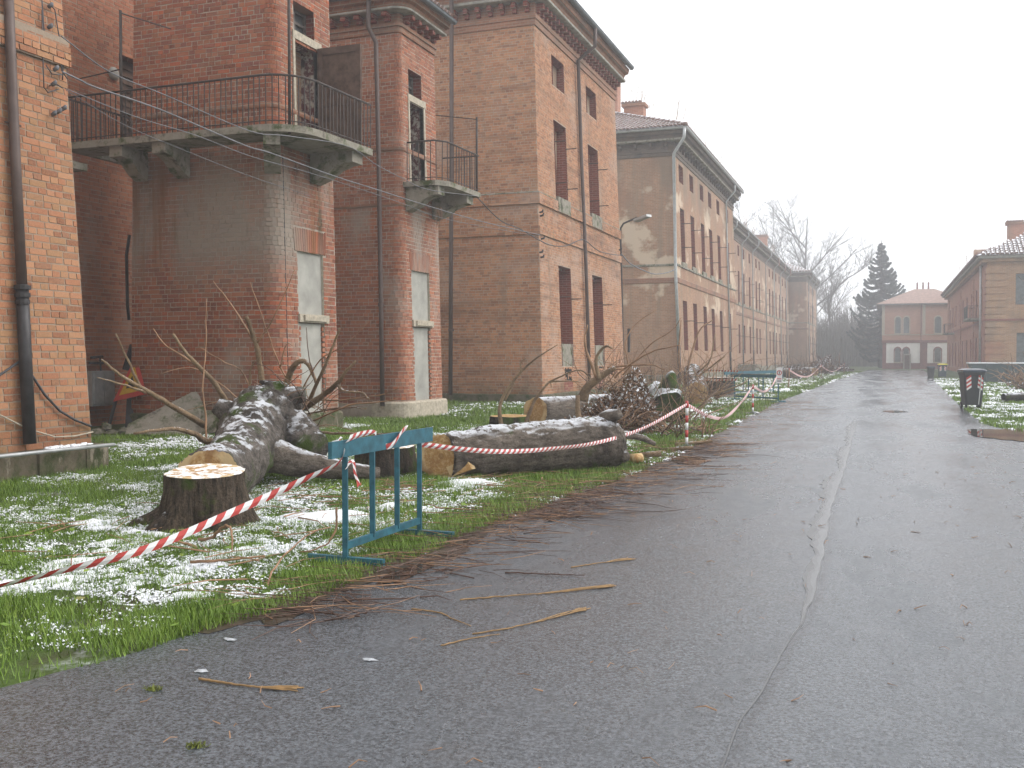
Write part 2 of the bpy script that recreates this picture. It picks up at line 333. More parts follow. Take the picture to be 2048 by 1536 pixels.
# ------------------------------------------------------------------ ground, road
def groundmat():
    t = NT('snowy_grass_ground'); c = t.mix(t.noise(5, 6, .7), (.040,.065,.016,1), (.085,.13,.028,1))
    c = t.mix(t.mrange(t.noise(1.3, 5), .5, .65), c, (.055,.042,.028,1))
    sn = t.mrange(t.noise(.8, 6, .72), .52, .66); sn = t.math('MULTIPLY', sn, t.mrange(t.noise(11, 4), .40, .64, 0, .8))
    c = t.mix(sn, c, (.75,.77,.80,1)); t.bump(t.noise(20, 5), .6, .04); return t.done(c, .9, 0, .2)
M['ground'] = groundmat()
def asphalt():
    t = NT('wet_asphalt'); sp = t.noise(60, 4, .75)
    c = t.mix(t.mrange(sp, .40, .62), (.032,.036,.040,1), (.132,.145,.162,1))
    c = t.mix(t.mrange(t.noise(190, 2, .5), .64, .72), c, (.30,.29,.28,1))
    c = t.mix(t.mrange(t.noise(1.1, 6, .65), .58, .75, 0, .3), c, (.065,.052,.043,1))
    c = t.mix(t.mrange(t.noise(2.3, 5, .7, t.vmap((1,.35,1),(4,4,0))), .66, .74, 0, .3), c, (.085,.085,.045,1))
    wet = t.noise(.55, 6, .62, t.vmap((1.6,.45,1)))
    fine = t.noise(7, 4, .6, t.vmap((1,.5,1)))
    rg = t.math('ADD', t.mrange(wet, .38, .64, .11, .36), t.mrange(fine, .3, .7, -.04, .06))
    t.bump(t.math('ADD', t.noise(120, 4, .75), t.math('MULTIPLY', t.noise(30, 3), .6)), .36, .005)
    return t.done(c, rg, 0, .5)
M['asphalt'] = asphalt()
def asphalt_wet(rg_=.25):
    t = NT('standing_wet_asphalt'); c = t.mix(t.noise(60, 3, .7), (.03,.03,.03,1), (.09,.09,.09,1))
    t.bump(t.noise(60, 4, .7), .12, .004); return t.done(c, rg_, 0, .5)
def water():
    t = NT('puddle_water'); c = t.mix(t.noise(9, 4), (.02,.017,.013,1), (.055,.04,.028,1)); return t.done(c, .03, 0, .5)
M['water'] = water()
g = MB(); g.face([(-300,-50,0), (300,-50,0), (300,310,0), (-300,310,0)]); tag(g.build('ground', M['ground']), kind='structure')
LE = [(-8,-3.2), (0,-3.9), (2.6,-3.75), (3.27,-3.61), (4.29,-3.35), (5.0,-3.22), (5.58,-3.19), (6.6,-3.2), (8.29,-3.15), (10.56,-3.0), (13,-2.9), (15.2,-2.85), (20,-3.0), (26,-3.1), (35,-3.3), (60,-3.0), (90,-2.6), (116,-2.1), (124,-2.0)]
RE = [(-8,14), (6,14), (13,12), (16,7), (17.4,4.4), (18.2,3.6), (19,3.1), (21,2.75), (22.6,2.2), (24,1.98), (28,2.05), (33,2.1), (45,2.35), (70,2.9), (100,3.6), (116,3.9), (124,4.0)]
def ip(tab, y): return float(np.interp(y, [a for a, b in tab], [b for a, b in tab]))
def left_edge(y): return ip(LE, y)+.16*(float(fbm(y, 3.3, .9))-.5)+.06*(float(vnoise(y, 1.7, 5))-.5)
def right_edge(y): return ip(RE, y)+.2*(float(fbm(y, 8.1, .8))-.5)
ys = np.concatenate([np.arange(-8, 40, .12), np.arange(40, 124.1, 1.0)])
V = []; Fc = []
for i, y in enumerate(ys): V += [(left_edge(y), y, .006), (right_edge(y), y, .006)]
for i in range(len(ys)-1): Fc.append([2*i, 2*i+1, 2*i+3, 2*i+2])
tag(mkobj('road', V, Fc, M['asphalt']), kind='structure')
# the long seam where the right-hand asphalt layer laps over the left
seam = [G(*p) for p in [(1712,853),(1698,910),(1683,968),(1664,1015),(1654,1073),(1645,1130),(1628,1202),(1607,1241),(1568,1308),(1530,1375),(1492,1437),(1458,1509)]][::-1]
sy = [p.y for p in seam]; sx = [p.x for p in seam]
V = []; Fc = []; V2 = [[], [], []]; F2 = []
yy = np.arange(2.2, 24, .08)
for i, y in enumerate(yy):
    x = float(np.interp(y, sy, sx)) + .035*(float(fbm(y, .4, 2.5))-.5)
    xr = right_edge(y)-.25
    V += [(x, y, .0085), (x+.05, y, .0125), (max(x+.3, min(xr, 13)), y, .012)]
    ww = (.03+.24*max(0, float(fbm(y, 5.5, .5))-.22))*float(np.clip((y-5)/3.5, .02, 1))
    for q_ in range(3): V2[q_] += [(x-ww*(1-.3*q_)-.06*(1-.2*q_)*float(np.clip((y-5)/3.5, 0, 1))*float(vnoise(y, 9.9+q_*5, 9)), y, .0095+.0006*q_), (x-.004*q_, y, .0095+.0006*q_)]
for i in range(len(yy)-1):
    a = 3*i; Fc += [[a,a+1,a+4,a+3], [a+1,a+2,a+5,a+4]]; b = 2*i; F2.append([b,b+1,b+3,b+2])
tag(mkobj('road_overlay', V, Fc, M['asphalt']), kind='structure'); [tag(mkobj('road_wet_seam', V2[q_], F2, asphalt_wet(rg_)), kind='structure') for q_, rg_ in ((0,.30),(1,.25),(2,.20))]
M['mud'] = plain('wet_brown_mud', (.050,.034,.022,1), .35, 0, .5, 9, .5, .5)
V = []; Fc = []; yy = np.arange(4.3, 34, .07)
for i, y in enumerate(yy):
    e = left_edge(y); a = .10+.35*max(0, float(fbm(y, 2.2, 1.1, 4, 4))-.25)*min(1, (y-4.2)/3); b = .03+.55*max(0, float(fbm(y, 7.7, 1.3, 9, 1))-.36)*min(1, (y-4.2)/2)
    V += [(e-a, y, .0075), (e+b+.03*float(vnoise(y, 3, 11)), y, .0095)]
for i in range(len(yy)-1): Fc.append([2*i, 2*i+1, 2*i+3, 2*i+2])
tag(mkobj('verge_mud', V, Fc, M['mud']), kind='structure')
def puddle(c, rx, ry, ang=0, seed=0, z=.011, n=48):
    pts = []
    for i in range(n):
        a = 2*math.pi*i/n; rr = 1+.7*(float(fbm(math.cos(a)*1.7+seed, math.sin(a)*1.7, 1))-.5)
        x, y = rx*rr*math.cos(a), ry*rr*math.sin(a)
        pts.append((c[0]+x*math.cos(ang)-y*math.sin(ang), c[1]+x*math.sin(ang)+y*math.cos(ang), z))
    return tag(mkobj('puddle', pts, [list(range(n))], M['water']), kind='structure')
puddle((2.35,20.5), .95, 1.95, .12, 1, .021, 90); puddle((-3.0,5.95), .10, .34, -.05, 2); puddle((-3.14,4.8), .09, .3, .12, 5); puddle((-2.8,8.6), .09, .3, .1, 9)
puddle((.2,28.5), .3, .5, 0, 12); puddle((-2.6,14.0), .3, .55, .3, 15)

# ------------------------------------------------------------------ haze, one closed body of damp air round everything
hz = MB(); hz.box(-320, 320, -70, 330, -1, 36)
hm = bpy.data.materials.new('damp_air'); hm.use_nodes = True; hn = hm.node_tree; hn.nodes.clear()
ho = hn.nodes.new('ShaderNodeOutputMaterial'); hv = hn.nodes.new('ShaderNodeVolumePrincipled')
hv.inputs['Color'].default_value = (.93,.95,1,1); hv.inputs['Density'].default_value = .0025; hv.inputs['Anisotropy'].default_value = .25
hn.links.new(hv.outputs[0], ho.inputs['Volume']); hm.cycles.homogeneous_volume = True
tag(hz.build('haze', hm), kind='stuff')

# ------------------------------------------------------------------ brick walls
class Wall:
    """plan path of straight runs and arcs, battered inwards by b per metre of height"""
    def __init__(s, segs, b):
        s.b = b; s.seg = []; t = 0
        for i, g in enumerate(segs):
            if g[0] == 'L':
                p0 = Vector(g[1]); p1 = Vector(g[2]); L = (p1-p0).length; d = (p1-p0)/L
                sh0 = g[3] if len(g) > 3 else 0; sh1 = g[4] if len(g) > 4 else 0
                s.seg.append(dict(k='L', p=p0, d=d, n=Vector((d.y,-d.x)), a=t, e=t+L, sh=(sh0, sh1))); t += L
            else:
                c, r, a0, a1 = Vector(g[1]), g[2], g[3], g[4]; L = r*(a1-a0)
                s.seg.append(dict(k='A', c=c, r=r, a0=a0, a=t, e=t+L, sh=(0, 0))); t += L
        s.len = t
    def fr(s, g, u, z):
        if g['k'] == 'L': p = g['p']+g['d']*(u-g['a']); n = g['n']; d = g['d']
        else:
            th = g['a0']+(u-g['a'])/g['r']; n = Vector((math.cos(th), math.sin(th))); d = Vector((-n.y, n.x)); p = g['c']+n*g['r']
        return p-n*s.b*z, d, n
    def at(s, u):
        for g in s.seg:
            if g['a']-1e-6 <= u <= g['e']+1e-6: return g
        return s.seg[-1]
    def P(s, u, z, o=0.0, g=None):
        g = g or s.at(u); p, d, n = s.fr(g, u, z); return Vector((p.x+n.x*o, p.y+n.y*o, z))
    def outline(s, z, o=0):
        pts = []
        for g in s.seg:
            k = 1 if g['k'] == 'L' else 6
            a, e = g['a']+g['sh'][0]*s.b*z, g['e']-g['sh'][1]*s.b*z
            for i in range(k+1):
                p = s.P(a+(e-a)*i/k, z, o, g)
                if not pts or (Vector(pts[-1])-Vector((p.x,p.y))).length > 1e-3: pts.append((p.x, p.y))
        return pts
    def backing(s, name, z0, z1, ops, mat, parent, off=-.002):
        mb = MB(); zs = {z0, z1}
        for o in ops: zs |= {min(max(o[2], z0), z1), min(max(o[3], z0), z1)}
        zs = sorted(zs)
        for g in s.seg:
            us = {g['a'], g['e']}
            for o in ops:
                for q in o[:2]:
                    if g['a'] < q < g['e']: us.add(q)
            if g['k'] == 'A': us |= {g['a']+(g['e']-g['a'])*i/6 for i in range(7)}
            us = sorted(us)
            for u0, u1 in zip(us[:-1], us[1:]):
                for a, e in zip(zs[:-1], zs[1:]):
                    um, zm = (u0+u1)/2, (a+e)/2
                    if any(o[0] < um < o[1] and o[2] < zm < o[3] for o in ops): continue
                    def cl(u, z):
                        lo = g['a']+g['sh'][0]*s.b*z; hi = g['e']-g['sh'][1]*s.b*z; return min(max(u, lo), hi)
                    mb.face([s.P(cl(u0,a), a, off, g), s.P(cl(u1,a), a, off, g), s.P(cl(u1,e), e, off, g), s.P(cl(u0,e), e, off, g)])
        return mb.build(name, mat, parent)
    def bricks(s, z0, z1, ops, ch=.083, L=.27, bond='eng', joint=.015, proud=.004, jit=.003, skip=None):
        recs = []; nrow = int(round((z1-z0)/ch)); ch = (z1-z0)/nrow
        for r in range(nrow):
            za = z0+r*ch; zm = za+ch/2
            for g in s.seg:
                lo = g['a']+g['sh'][0]*s.b*zm; hi = g['e']-g['sh'][1]*s.b*zm
                iv = [(lo, hi)]
                for o in ops:
                    if o[2] < zm < o[3]:
                        nv = []
                        for a, e in iv:
                            if o[1] <= a or o[0] >= e: nv.append((a, e)); continue
                            if o[0] > a: nv.append((a, o[0]))
                            if o[1] < e: nv.append((o[1], e))
                        iv = nv
                if g['k'] == 'A': bl = L/2
                elif bond == 'head': bl = L/2
                else: bl = L if r % 2 == 0 else L/2
                off = (r % 2)*bl/2 + (0 if r % 4 < 2 else L*.25)
                for a, e in iv:
                    u = math.floor((a-off)/bl)*bl+off
                    while u < e-.02:
                        b2 = bl
                        if bond == 'head' and g['k'] == 'L' and random.random() < .22: b2 = bl*2
                        u0 = max(u, a); u1 = min(u+b2, e); u += b2
                        if u1-u0 < .04: continue
                        uc = (u0+u1)/2+rnd(-.003,.003); zc = zm+rnd(-jit,jit)
                        c, d, n = s.fr(g, uc, zc)
                        hh = ch-joint+rnd(-.004,.002); ll = u1-u0-joint+rnd(-.004,.002)
                        pr = proud+rnd(-.0025,.0035)
                        if skip and skip(c, zc): continue
                        N = Vector((n.x, n.y, s.b)).normalized(); U = Vector((d.x, d.y, 0)); Vv = N.cross(U)
                        if rnd(0,1) < .1: U = (U+Vv*rnd(-.02,.02)).normalized(); Vv = N.cross(U)
                        recs.append((Vector((c.x, c.y, zc)), U, Vv, N, ll, hh, pr, random.random()))
        return recs
UNIT = {}
def unit_bricks(mat):
    if mat.name in UNIT: return UNIT[mat.name]
    L = []
    for k in range(24):
        j = lambda: rnd(-.025, .025)
        V = [(-.5+j(),-.5+j(),-.5), (.5+j(),-.5+j(),-.5), (.5+j(),.5+j(),-.5), (-.5+j(),.5+j(),-.5), (-.5+j(),-.5+j(),.5), (.5+j(),-.5+j(),.5), (.5+j(),.5+j(),.5), (-.5+j(),.5+j(),.5)]
        me = bpy.data.meshes.new('brick'); me.from_pydata(V, [], [(3,2,1,0),(4,5,6,7),(0,1,5,4),(1,2,6,5),(2,3,7,6),(3,0,4,7)]); me.materials.append(mat)
        a = me.attributes.new('rnd', 'FLOAT', 'FACE'); a.data.foreach_set('value', np.full(6, (k+.5)/24, dtype=np.float32)); L.append(me)
    UNIT[mat.name] = L; return L
def lay(recs, mat, parent, wall, keep=300, hidden=None):
    """the bricks that show largest become parts of their own, the rest one joined part"""
    sc_ = []
    for i, (c, U, Vv, N, l, h, p, r) in enumerate(recs):
        q = project(c); a = 0
        if q and 4 < q[0] < 2044 and 2 < q[1] < 1530 and not (hidden and hidden(q[0], q[1])):
            vd = (cO-c).normalized(); a = l*h*max(0, N.dot(vd))/q[2]**2
        sc_.append(a)
    order = np.argsort(-np.array(sc_))[:keep]; own = set(int(i) for i in order)
    um = unit_bricks(mat)
    for i in order:
        c, U, Vv, N, l, h, p, r = recs[int(i)]
        o = bpy.data.objects.new('brick', um[min(23, int(r*24))]); C.objects.link(o)
        dep = .03; cc = c+N*(p-dep/2)
        mt = Matrix(((U.x*l, Vv.x*h, N.x*dep, cc.x), (U.y*l, Vv.y*h, N.y*dep, cc.y), (U.z*l, Vv.z*h, N.z*dep, cc.z), (0,0,0,1)))
        o.parent = wall; o.matrix_basis = Matrix.Translation(-LOC[wall.name]) @ mt
    rest = [recs[i] for i in range(len(recs)) if i not in own]
    if not rest: return
    c = np.array([tuple(r[0]) for r in rest]); U = np.array([tuple(r[1]) for r in rest]); Vv = np.array([tuple(r[2]) for r in rest]); N = np.array([tuple(r[3]) for r in rest])
    l = np.array([r[4] for r in rest])[:,None]/2; h = np.array([r[5] for r in rest])[:,None]/2; p = np.array([r[6] for r in rest])[:,None]; rr = np.array([r[7] for r in rest])
    vs = []
    for dz in (0, 1):
        for a, b in ((-1,-1),(1,-1),(1,1),(-1,1)):
            jit = RS.uniform(-.006,.006,(len(rest),2))
            vs.append(c+U*(a*l+jit[:,:1])+Vv*(b*h+jit[:,1:])+N*(p if dz else -.02))
    Vt = np.stack(vs, 1).reshape(-1, 3); base = (np.arange(len(rest))*8)[:,None,None]
    fq = np.array([(4,5,6,7),(0,1,5,4),(1,2,6,5),(2,3,7,6),(3,0,4,7)])[None]
    tag(bigmesh('brickwork', Vt, (base+fq).reshape(-1,4), mat, wall, np.repeat(rr, 5)), kind='stuff')
def soldier(Wl, u0, u1, z0, z1, fan=.12, w_=.075):
    recs = []; n = int((u1-u0)/w_)
    for i in range(n):
        u = u0+(i+.5)*(u1-u0)/n; t = ((i+.5)/n-.5)*2*fan; c, d, nn = Wl.fr(Wl.at(u), u, (z0+z1)/2)
        N = Vector((nn.x, nn.y, Wl.b)).normalized(); U0 = Vector((d.x, d.y, 0)); V0 = N.cross(U0)
        Vv = (V0+U0*t).normalized(); U = Vv.cross(N)
        recs.append((Vector((c.x, c.y, (z0+z1)/2)), U, Vv, N, (u1-u0)/n-.012, z1-z0-.012, .012, random.random()))
    return recs
def reveal(Wl, u0, u1, z0, z1, depth, mat, parent, name='window_reveal', bottom=True):
    """jambs, lintel and sill of an opening going back into the wall"""
    mb = MB(); P = Wl.P; g = Wl.at((u0+u1)/2)
    c = [(u0,z0),(u1,z0),(u1,z1),(u0,z1)]
    for i in range(4):
        if i == 0 and not bottom: continue
        a, b = c[i], c[(i+1) % 4]; mb.face([P(a[0],a[1],-.003,g), P(b[0],b[1],-.003,g), P(b[0],b[1],-depth,g), P(a[0],a[1],-depth,g)])
    return mb.build(name, mat, parent)
def panel(Wl, u0, u1, z0, z1, o, mat, parent, name, thick=.03):
    g = Wl.at((u0+u1)/2); P = Wl.P; mb = MB()
    f = [P(u0,z0,o,g), P(u1,z0,o,g), P(u1,z1,o,g), P(u0,z1,o,g)]; b = [P(u0,z0,o-thick,g), P(u1,z0,o-thick,g), P(u1,z1,o-thick,g), P(u0,z1,o-thick,g)]
    mb.face(f); mb.face(b[::-1])
    for i in range(4): mb.face([f[i], b[i], b[(i+1)%4], f[(i+1)%4]])
    return mb.build(name, mat, parent)
def tiles(mb, A, B, up, nrow, w_=.21, l_=.36, clip=None):
    """half-round clay tiles laid on a slope; eave from A to B"""
    A = Vector(A); B = Vector(B); L = (B-A).length; e = (B-A)/L; up = Vector(up).normalized(); n = e.cross(up).normalized()
    if n.z < 0: n = -n
    k = int(L/w_)
    for j in range(nrow):
        for i in range(k):
            c = A+e*((i+.5)*w_)+up*(j*l_+l_/2)
            if clip and not clip(c): continue
            jx = e*rnd(-.012,.012)+n*rnd(0,.012)
            p = []
            for q in range(4):
                a = math.pi*q/3; x = math.cos(a)*w_*.44; z = math.sin(a)*w_*.42
                p.append((x, z))
            lo = [A+e*((i+.5)*w_+x)+up*(j*l_)+n*(z+.035)+jx for x, z in p]; hi = [A+e*((i+.5)*w_+x*.85)+up*((j+1)*l_+.03)+n*(z*.85)+jx for x, z in p]
            for q in range(3): mb.face([lo[q], hi[q], hi[q+1], lo[q+1]])
            mb.face(lo)
    return mb
# ------------------------------------------------------------------ the row of brick barracks on the left
HP = math.pi/2
def band(Wl, z0, z1, out, mat, parent, name='string_course'):
    mb = MB(); sweep(mb, Wl.outline((z0+z1)/2), [(-.02,z0),(out*.75,z0),(out,z0+.03),(out,z1-.02),(out*.7,z1),(-.02,z1)]); return mb.build(name, mat, parent)
def core(parent, x0, x1, y0, y1, z0, z1, mat=None):
    return MB().box(x0, x1, y0, y1, z0, z1).build('light_block_core', mat or M['wall_far'], parent)  # unseen solid box inside a block, added to stop sky light coming through
def railing(parent, pts, z0, z1, step=.12, r=.0115, name='railing'):
    """pts plan polyline; handrail, foot rail and every baluster its own part"""
    mb = MB(); mb.tube([(x,y,z1) for x,y in pts], .021, 6); rail = mb.build('handrail', M['iron'], parent, True)
    MB().tube([(x,y,z0+.07) for x,y in pts], .011, 5).build('foot_rail', M['iron'], parent, True)
    cum = [0]
    for a, b in zip(pts[:-1], pts[1:]): cum.append(cum[-1]+math.hypot(b[0]-a[0], b[1]-a[1]))
    n = int(cum[-1]/step); bm = None
    for i in range(n+1):
        t = cum[-1]*i/n; x = float(np.interp(t, cum, [p[0] for p in pts])); y = float(np.interp(t, cum, [p[1] for p in pts]))
        if bm is None:
            o = MB().tube([(x,y,z0), (x,y,z1)], r, 5).build('baluster', M['iron'], parent); bm = o
        else:
            o = bm.copy(); C.objects.link(o); o.location = (x, y, z0); o.rotation_euler = (rnd(-.012,.012), rnd(-.012,.012), 0); LOC[o.name] = Vector((x,y,z0)); par(o, parent)
def drainpipe(parent, pts, r, mat, collars=(), cr=1.35, cmat=None):
    p = MB().tube(pts, r, 10).build('drainpipe', mat, parent, True)
    for q in collars: MB().tube([(q[0],q[1],q[2]-.04), (q[0],q[1],q[2]+.04)], r*cr, 10).build('collar', cmat or mat, p)
    return p
def hung_bar(parent, a, b, r=.012, name='iron_bar'): return MB().tube([a, b], r, 5).build(name, M['iron'], parent)

# --- nearest block, front only, runs past the left of the view
b0 = thing('brick_barracks', 'orange brick block at the far left with a fat drainpipe down its corner', 'building', (-10.4, 6, 0))
W0 = Wall([('L', (-9.79,-5), (-9.79,10.4))], .072)
wl = W0.backing('wall', .30, 9.4, [], M['mortar_near'], b0)
recs = W0.bricks(.31, 9.4, [(0, 15.4, 5.27, 5.62)], ch=.0866, skip=lambda c, z: c.y < 7.2)
W0b = Wall([('L', (-9.73,-5), (-9.73,10.44))], .072)
recs += [r for r in W0b.bricks(5.27, 5.62, [], ch=.0866, skip=lambda c, z: c.y < 7.2)]
lay(recs, M['brick_near'], b0, wl)
sweep(MB(), W0.outline(5.44), [(-.02,5.262),(.056,5.262),(.056,5.628),(-.02,5.628)]).build('string_course', M['mortar_near'], b0)
core(b0, -16, -10.9, -5, 10.36, 0, 9.3)
MB().face([(-9.80,10.395,0),(-16,10.395,0),(-16,10.395,9.4),(-9.80-.072*9.4,10.395,9.4)]).build('return_wall', M['wall_far'], b0)
pl = MB(); n = 40
for i in range(n):
    y0 = -5+15.46*i/n; y1 = -5+15.46*(i+1)/n-.002; e = rnd(-.02,.02)
    pl.box(-10.3, -9.59+e, y0, y1, -.05, .31+rnd(-.012,.012))
pl.build('plinth', M['plinth'], b0)
def frontp(x, y, X0=-9.79, b=.072, o=0.0):
    z = 3
    for i in range(8): p = PX(x, y, X0-b*z+o); z = p.z
    return p
MB().tube([frontp(x, y, o=.09) for x, y in [(15,-60),(22,120),(30,300),(44,572)]], .062, 12).build('drainpipe', M['pipe_brown'], b0, True)
cp = MB().tube([frontp(x, y, o=.10) for x, y in [(44,570),(50,700),(60,888)]], .075, 12).build('cast_pipe', M['pipe_dark'], b0, True)
for y_, k in ((575,.1),(590,.092),(604,.086)): q = frontp(45, y_, o=.10); MB().tube([q+Vector((0,0,-.025)), q+Vector((0,0,.025))], k, 12).build('collar', M['pipe_dark'], cp)
q = frontp(26, 248, o=.06); MB().tube([q+Vector((0,-.12,0)), q+Vector((0,.12,0))], .012, 5).build('bracket', M['iron'], b0)
MB().tube([frontp(x, y, o=.35) for x, y in [(-60,921),(0,913),(120,900),(228,889)]], .024, 8).build('white_pipe', M['pipe_grey'], b0, True)
for nm, pts, r, m in (('loose_cable', [(-30,775),(0,750),(40,722)], .014, 'cable_dark'), ('loose_cable', [(62,748),(90,790),(120,822),(150,840),(183,853)], .016, 'cable_dark'),
                      ('loose_cable', [(0,830),(40,850),(70,862),(110,874),(150,872),(186,864)], .010, 'stone')):
    MB().tube([frontp(x, y, o=.05) for x, y in pts], r, 6).build(nm, M[m], b0, True)
s_ = MB()
for i in range(60):
    t = i/59; q = frontp(92+90*t, 880-10*t-4*rnd(0,1), o=.06+rnd(-.05,.08)); q.z = .315
    s_.tube([q+Vector((0,0,-.005)), q+Vector((0,0,rnd(.012,.03)))], [rnd(.03,.055), rnd(.008,.02)], 6)
s_.build('ledge_snow', M['snow'], b0, True)
# wires and insulators on its corner
for pts in ([(84,0),(88,60),(96,100),(97,108)], [(100,8),(110,20),(116,60),(122,90),(123,140),(135,158)], [(84,20),(86,120),(88,175),(96,185),(118,178)], [(120,75),(127,110),(125,160)], [(92,130),(104,148),(124,150)], [(98,172),(110,166),(125,176)]):
    MB().tube([frontp(x, y, o=.05) for x, y in pts], .008, 5).build('wall_wire', M['cable_dark'], b0, True)
for x, y in ((97,14),(96,56),(108,140),(104,170),(104,230),(114,225),(124,219)):
    q = frontp(x, y, o=.05); MB().tube([q, q+Vector((.05,0,.02)), q+Vector((.07,0,.05))], [.025,.03,.012], 7).build('insulator', M['cable'], b0, True)

# --- recessed back wall between the near block and the balcony tower
bk = thing('recessed_wall', 'shadowed brick wall set back between near block and balcony tower', 'wall', (-15.8, 14, 0))
Wk = Wall([('L', (-15.6,8), (-15.6,24))], .02)
kop = [(9.62, 10.6, 5.65, 8.1)]
wl = Wk.backing('wall', 0, 10.4, kop, M['mortar_near'], bk)
MB().box(-15.55, -14.3, 10.6, 15.12, 5.0, 5.13).build('shade_deck_slab', M['moss_conc'], bk)  # lower deck, enlarged to block the sky and darken the recess
lay(Wk.bricks(0, 10.4, kop, ch=.086, skip=lambda c, z: c.y < 12.0 or c.y > 20), M['brick_recess'], bk, wl, hidden=lambda x, y: x < 150 or x > 260 or (y > 170 and y < 380))
reveal(Wk, 9.62, 10.6, 5.65, 8.1, .4, M['reveal'], bk); panel(Wk, 9.62, 10.6, 5.65, 8.1, -.3, M['wood_dark'], bk, 'shutter')
for i in range(14): panel(Wk, 9.69, 10.53, 5.75+i*.165, 5.75+i*.165+.1, -.25, M['wood_dark'], bk, 'slat')
core(bk, -22, -16.3, 8, 24, 0, 10.2)
q = PX(222,148,-15.8); MB().tube([q, q+Vector((.1,0,0)), q+Vector((.14,0,0))], [.13,.14,.07], 12).build('bulkhead_lamp', M['plaster'], bk, True)
for a, b in (((182,715),(205,713)), ((180,726),(206,726))): MB().tube([PX(*a,-15.35), PX(*b,-15.35)], .03, 6).build('wall_pipe', M['pipe_dark'], bk, True)
MB().tube([PX(200,714,-15.35), PX(202,745,-15.35)], .018, 6).build('wall_pipe', M['pipe_dark'], bk, True)
MB().tube([PX(*p,-15.1) for p in [(259,470),(253,510),(255,610),(258,640)]], .035, 6).build('wall_pipe', M['pipe_dark'], bk, True)
cb = thing('utility_cabinet', 'pale grey metal cabinet on the dark recessed wall', 'cabinet', (-15.3, 15.6, .45))
a = PX(180,742,-15.3); b = PX(226,810,-15.3)
MB().box(-15.55, -15.25, a.y, b.y, b.z, a.z).build('cabinet_body', M['pipe_grey'], cb)
MB().box(-15.249, -15.225, a.y+.04, (a.y+b.y)/2-.01, b.z+.05, a.z-.05).build('door', M['pipe_grey'], cb); MB().box(-15.249, -15.225, (a.y+b.y)/2+.01, b.y-.04, b.z+.05, a.z-.05).build('door', M['pipe_grey'], cb)

# --- doorway kit for the two towers
def blocked_door(Wl, parent, u0, u1, zb, zs, zt):
    reveal(Wl, u0, u1, zb, zt, .10, M['stone'], parent, 'door_reveal')
    panel(Wl, u0, u1, zs+.16, zt, -.05, M['plaster'], parent, 'plaster_infill'); panel(Wl, u0+.05, u1-.08, zb, zs-.02, -.035, M['plaster'], parent, 'plaster_infill', .06)
    mb = MB(); g = Wl.at(u0)
    for a, b, z0, z1, o in ((u0-.03,u1+.12,zs,zs+.16,.05), (u0+.1,u1+.02,zs+.03,zs+.14,.09)):
        A = Wl.P(a,z0,-.06,g); mb.boxf(A, Wl.P(b,z0,-.06,g)-A, Wl.P(a,z1,-.06,g)-A, Wl.P(a,z0,o,g)-A)
    mb.build('stone_sill', M['stone'], parent)
    for k in range(16):                              # ragged brick edge either side of the lower infill
        z = zb+.05+k*(zs-zb-.1)/16
        for uu, w_ in ((u0, rnd(.02,.07)), (u1-.09, rnd(.03,.1))):
            A = Wl.P(uu,z,-.05,g); MB().boxf(A, Wl.P(uu+w_,z,-.05,g)-A, Wl.P(uu,z+.075,-.05,g)-A, Wl.P(uu,z,.004,g)-A, rnd(0,1)).build('broken_brick', M['brick_mid'], parent)
def ruined_door(Wl, parent, u0, u1, z0, z1, zw0, zw1):
    reveal(Wl, u0, u1, z0, z1, .45, M['peeled'], parent, 'door_reveal'); reveal(Wl, u0, u1, zw0, zw1, .30, M['reveal'], parent)
    panel(Wl, u0-.0, u1, z0, z1, -.46, M['dark_room'], parent, 'dark_doorway'); panel(Wl, u0, u1, zw0, zw1, -.31, M['glass'], parent, 'window_pane')
    g = Wl.at(u0)
    def piece(a, b, za, zb, o0, o1, m, nm):
        A = Wl.P(a,za,o0,g); return MB().boxf(A, Wl.P(b,za,o0,g)-A, Wl.P(a,zb,o0,g)-A, Wl.P(a,za,o1,g)-A).build(nm, M[m], parent)
    piece(u0-.07, u0, z0, z1+.02, -.1, .025, 'stone', 'door_jamb'); piece(u1, u1+.08, z0, z1+.02, -.1, .025, 'stone', 'door_jamb'); piece(u0-.07, u1+.12, z1+.021, zw0-.002, -.1, .03, 'stone', 'lintel')
    um = (u0+u1)/2
    for a, b in ((u0,u0+.06),(um-.03,um+.03),(u1-.06,u1)): piece(a, b, zw0, zw1, -.30, -.25, 'wood_grey', 'window_bar')
    for z in (zw0, (zw0+zw1)/2, zw1-.06): piece(u0+.061, u1-.061, z, z+.05, -.298, -.252, 'wood_grey', 'window_bar')

# --- first tower with the wrap-round balcony
t1 = thing('brick_tower', 'dark red brick tower with rounded corner carrying the long wrap-round balcony', 'tower', (-12, 17, 0), 'stair towers of the barracks')
W1 = Wall([('L', (-14.1,16.0), (-11.0,16.0)), ('A', (-11.0,16.35), .35, -HP, 0), ('L', (-10.65,16.35), (-10.65,18.2))], .022)
sf = W1.seg[2]['a']-16.35
o1 = [(16.78+sf, 17.72+sf, .36, 3.52), (16.85+sf, 17.7+sf, 5.6, 7.62), (16.85+sf, 17.6+sf, 7.80, 8.38)]
arch = (16.66+sf, 17.84+sf, 3.52, 3.98)
wl = W1.backing('wall', 0, 10.2, o1, M['mortar_red'], t1)
recs = W1.bricks(.34, 10.2, o1+[arch], ch=.087, bond='head')+soldier(W1, *arch)
lay(recs, M['brick_red'], t1, wl, hidden=lambda x, y: x < 262)
Wp = Wall([('L', (-14.1,15.95), (-11.0,15.95)), ('A', (-11.0,16.35), .40, -HP, 0), ('L', (-10.6,16.35), (-10.6,18.25))], 0)
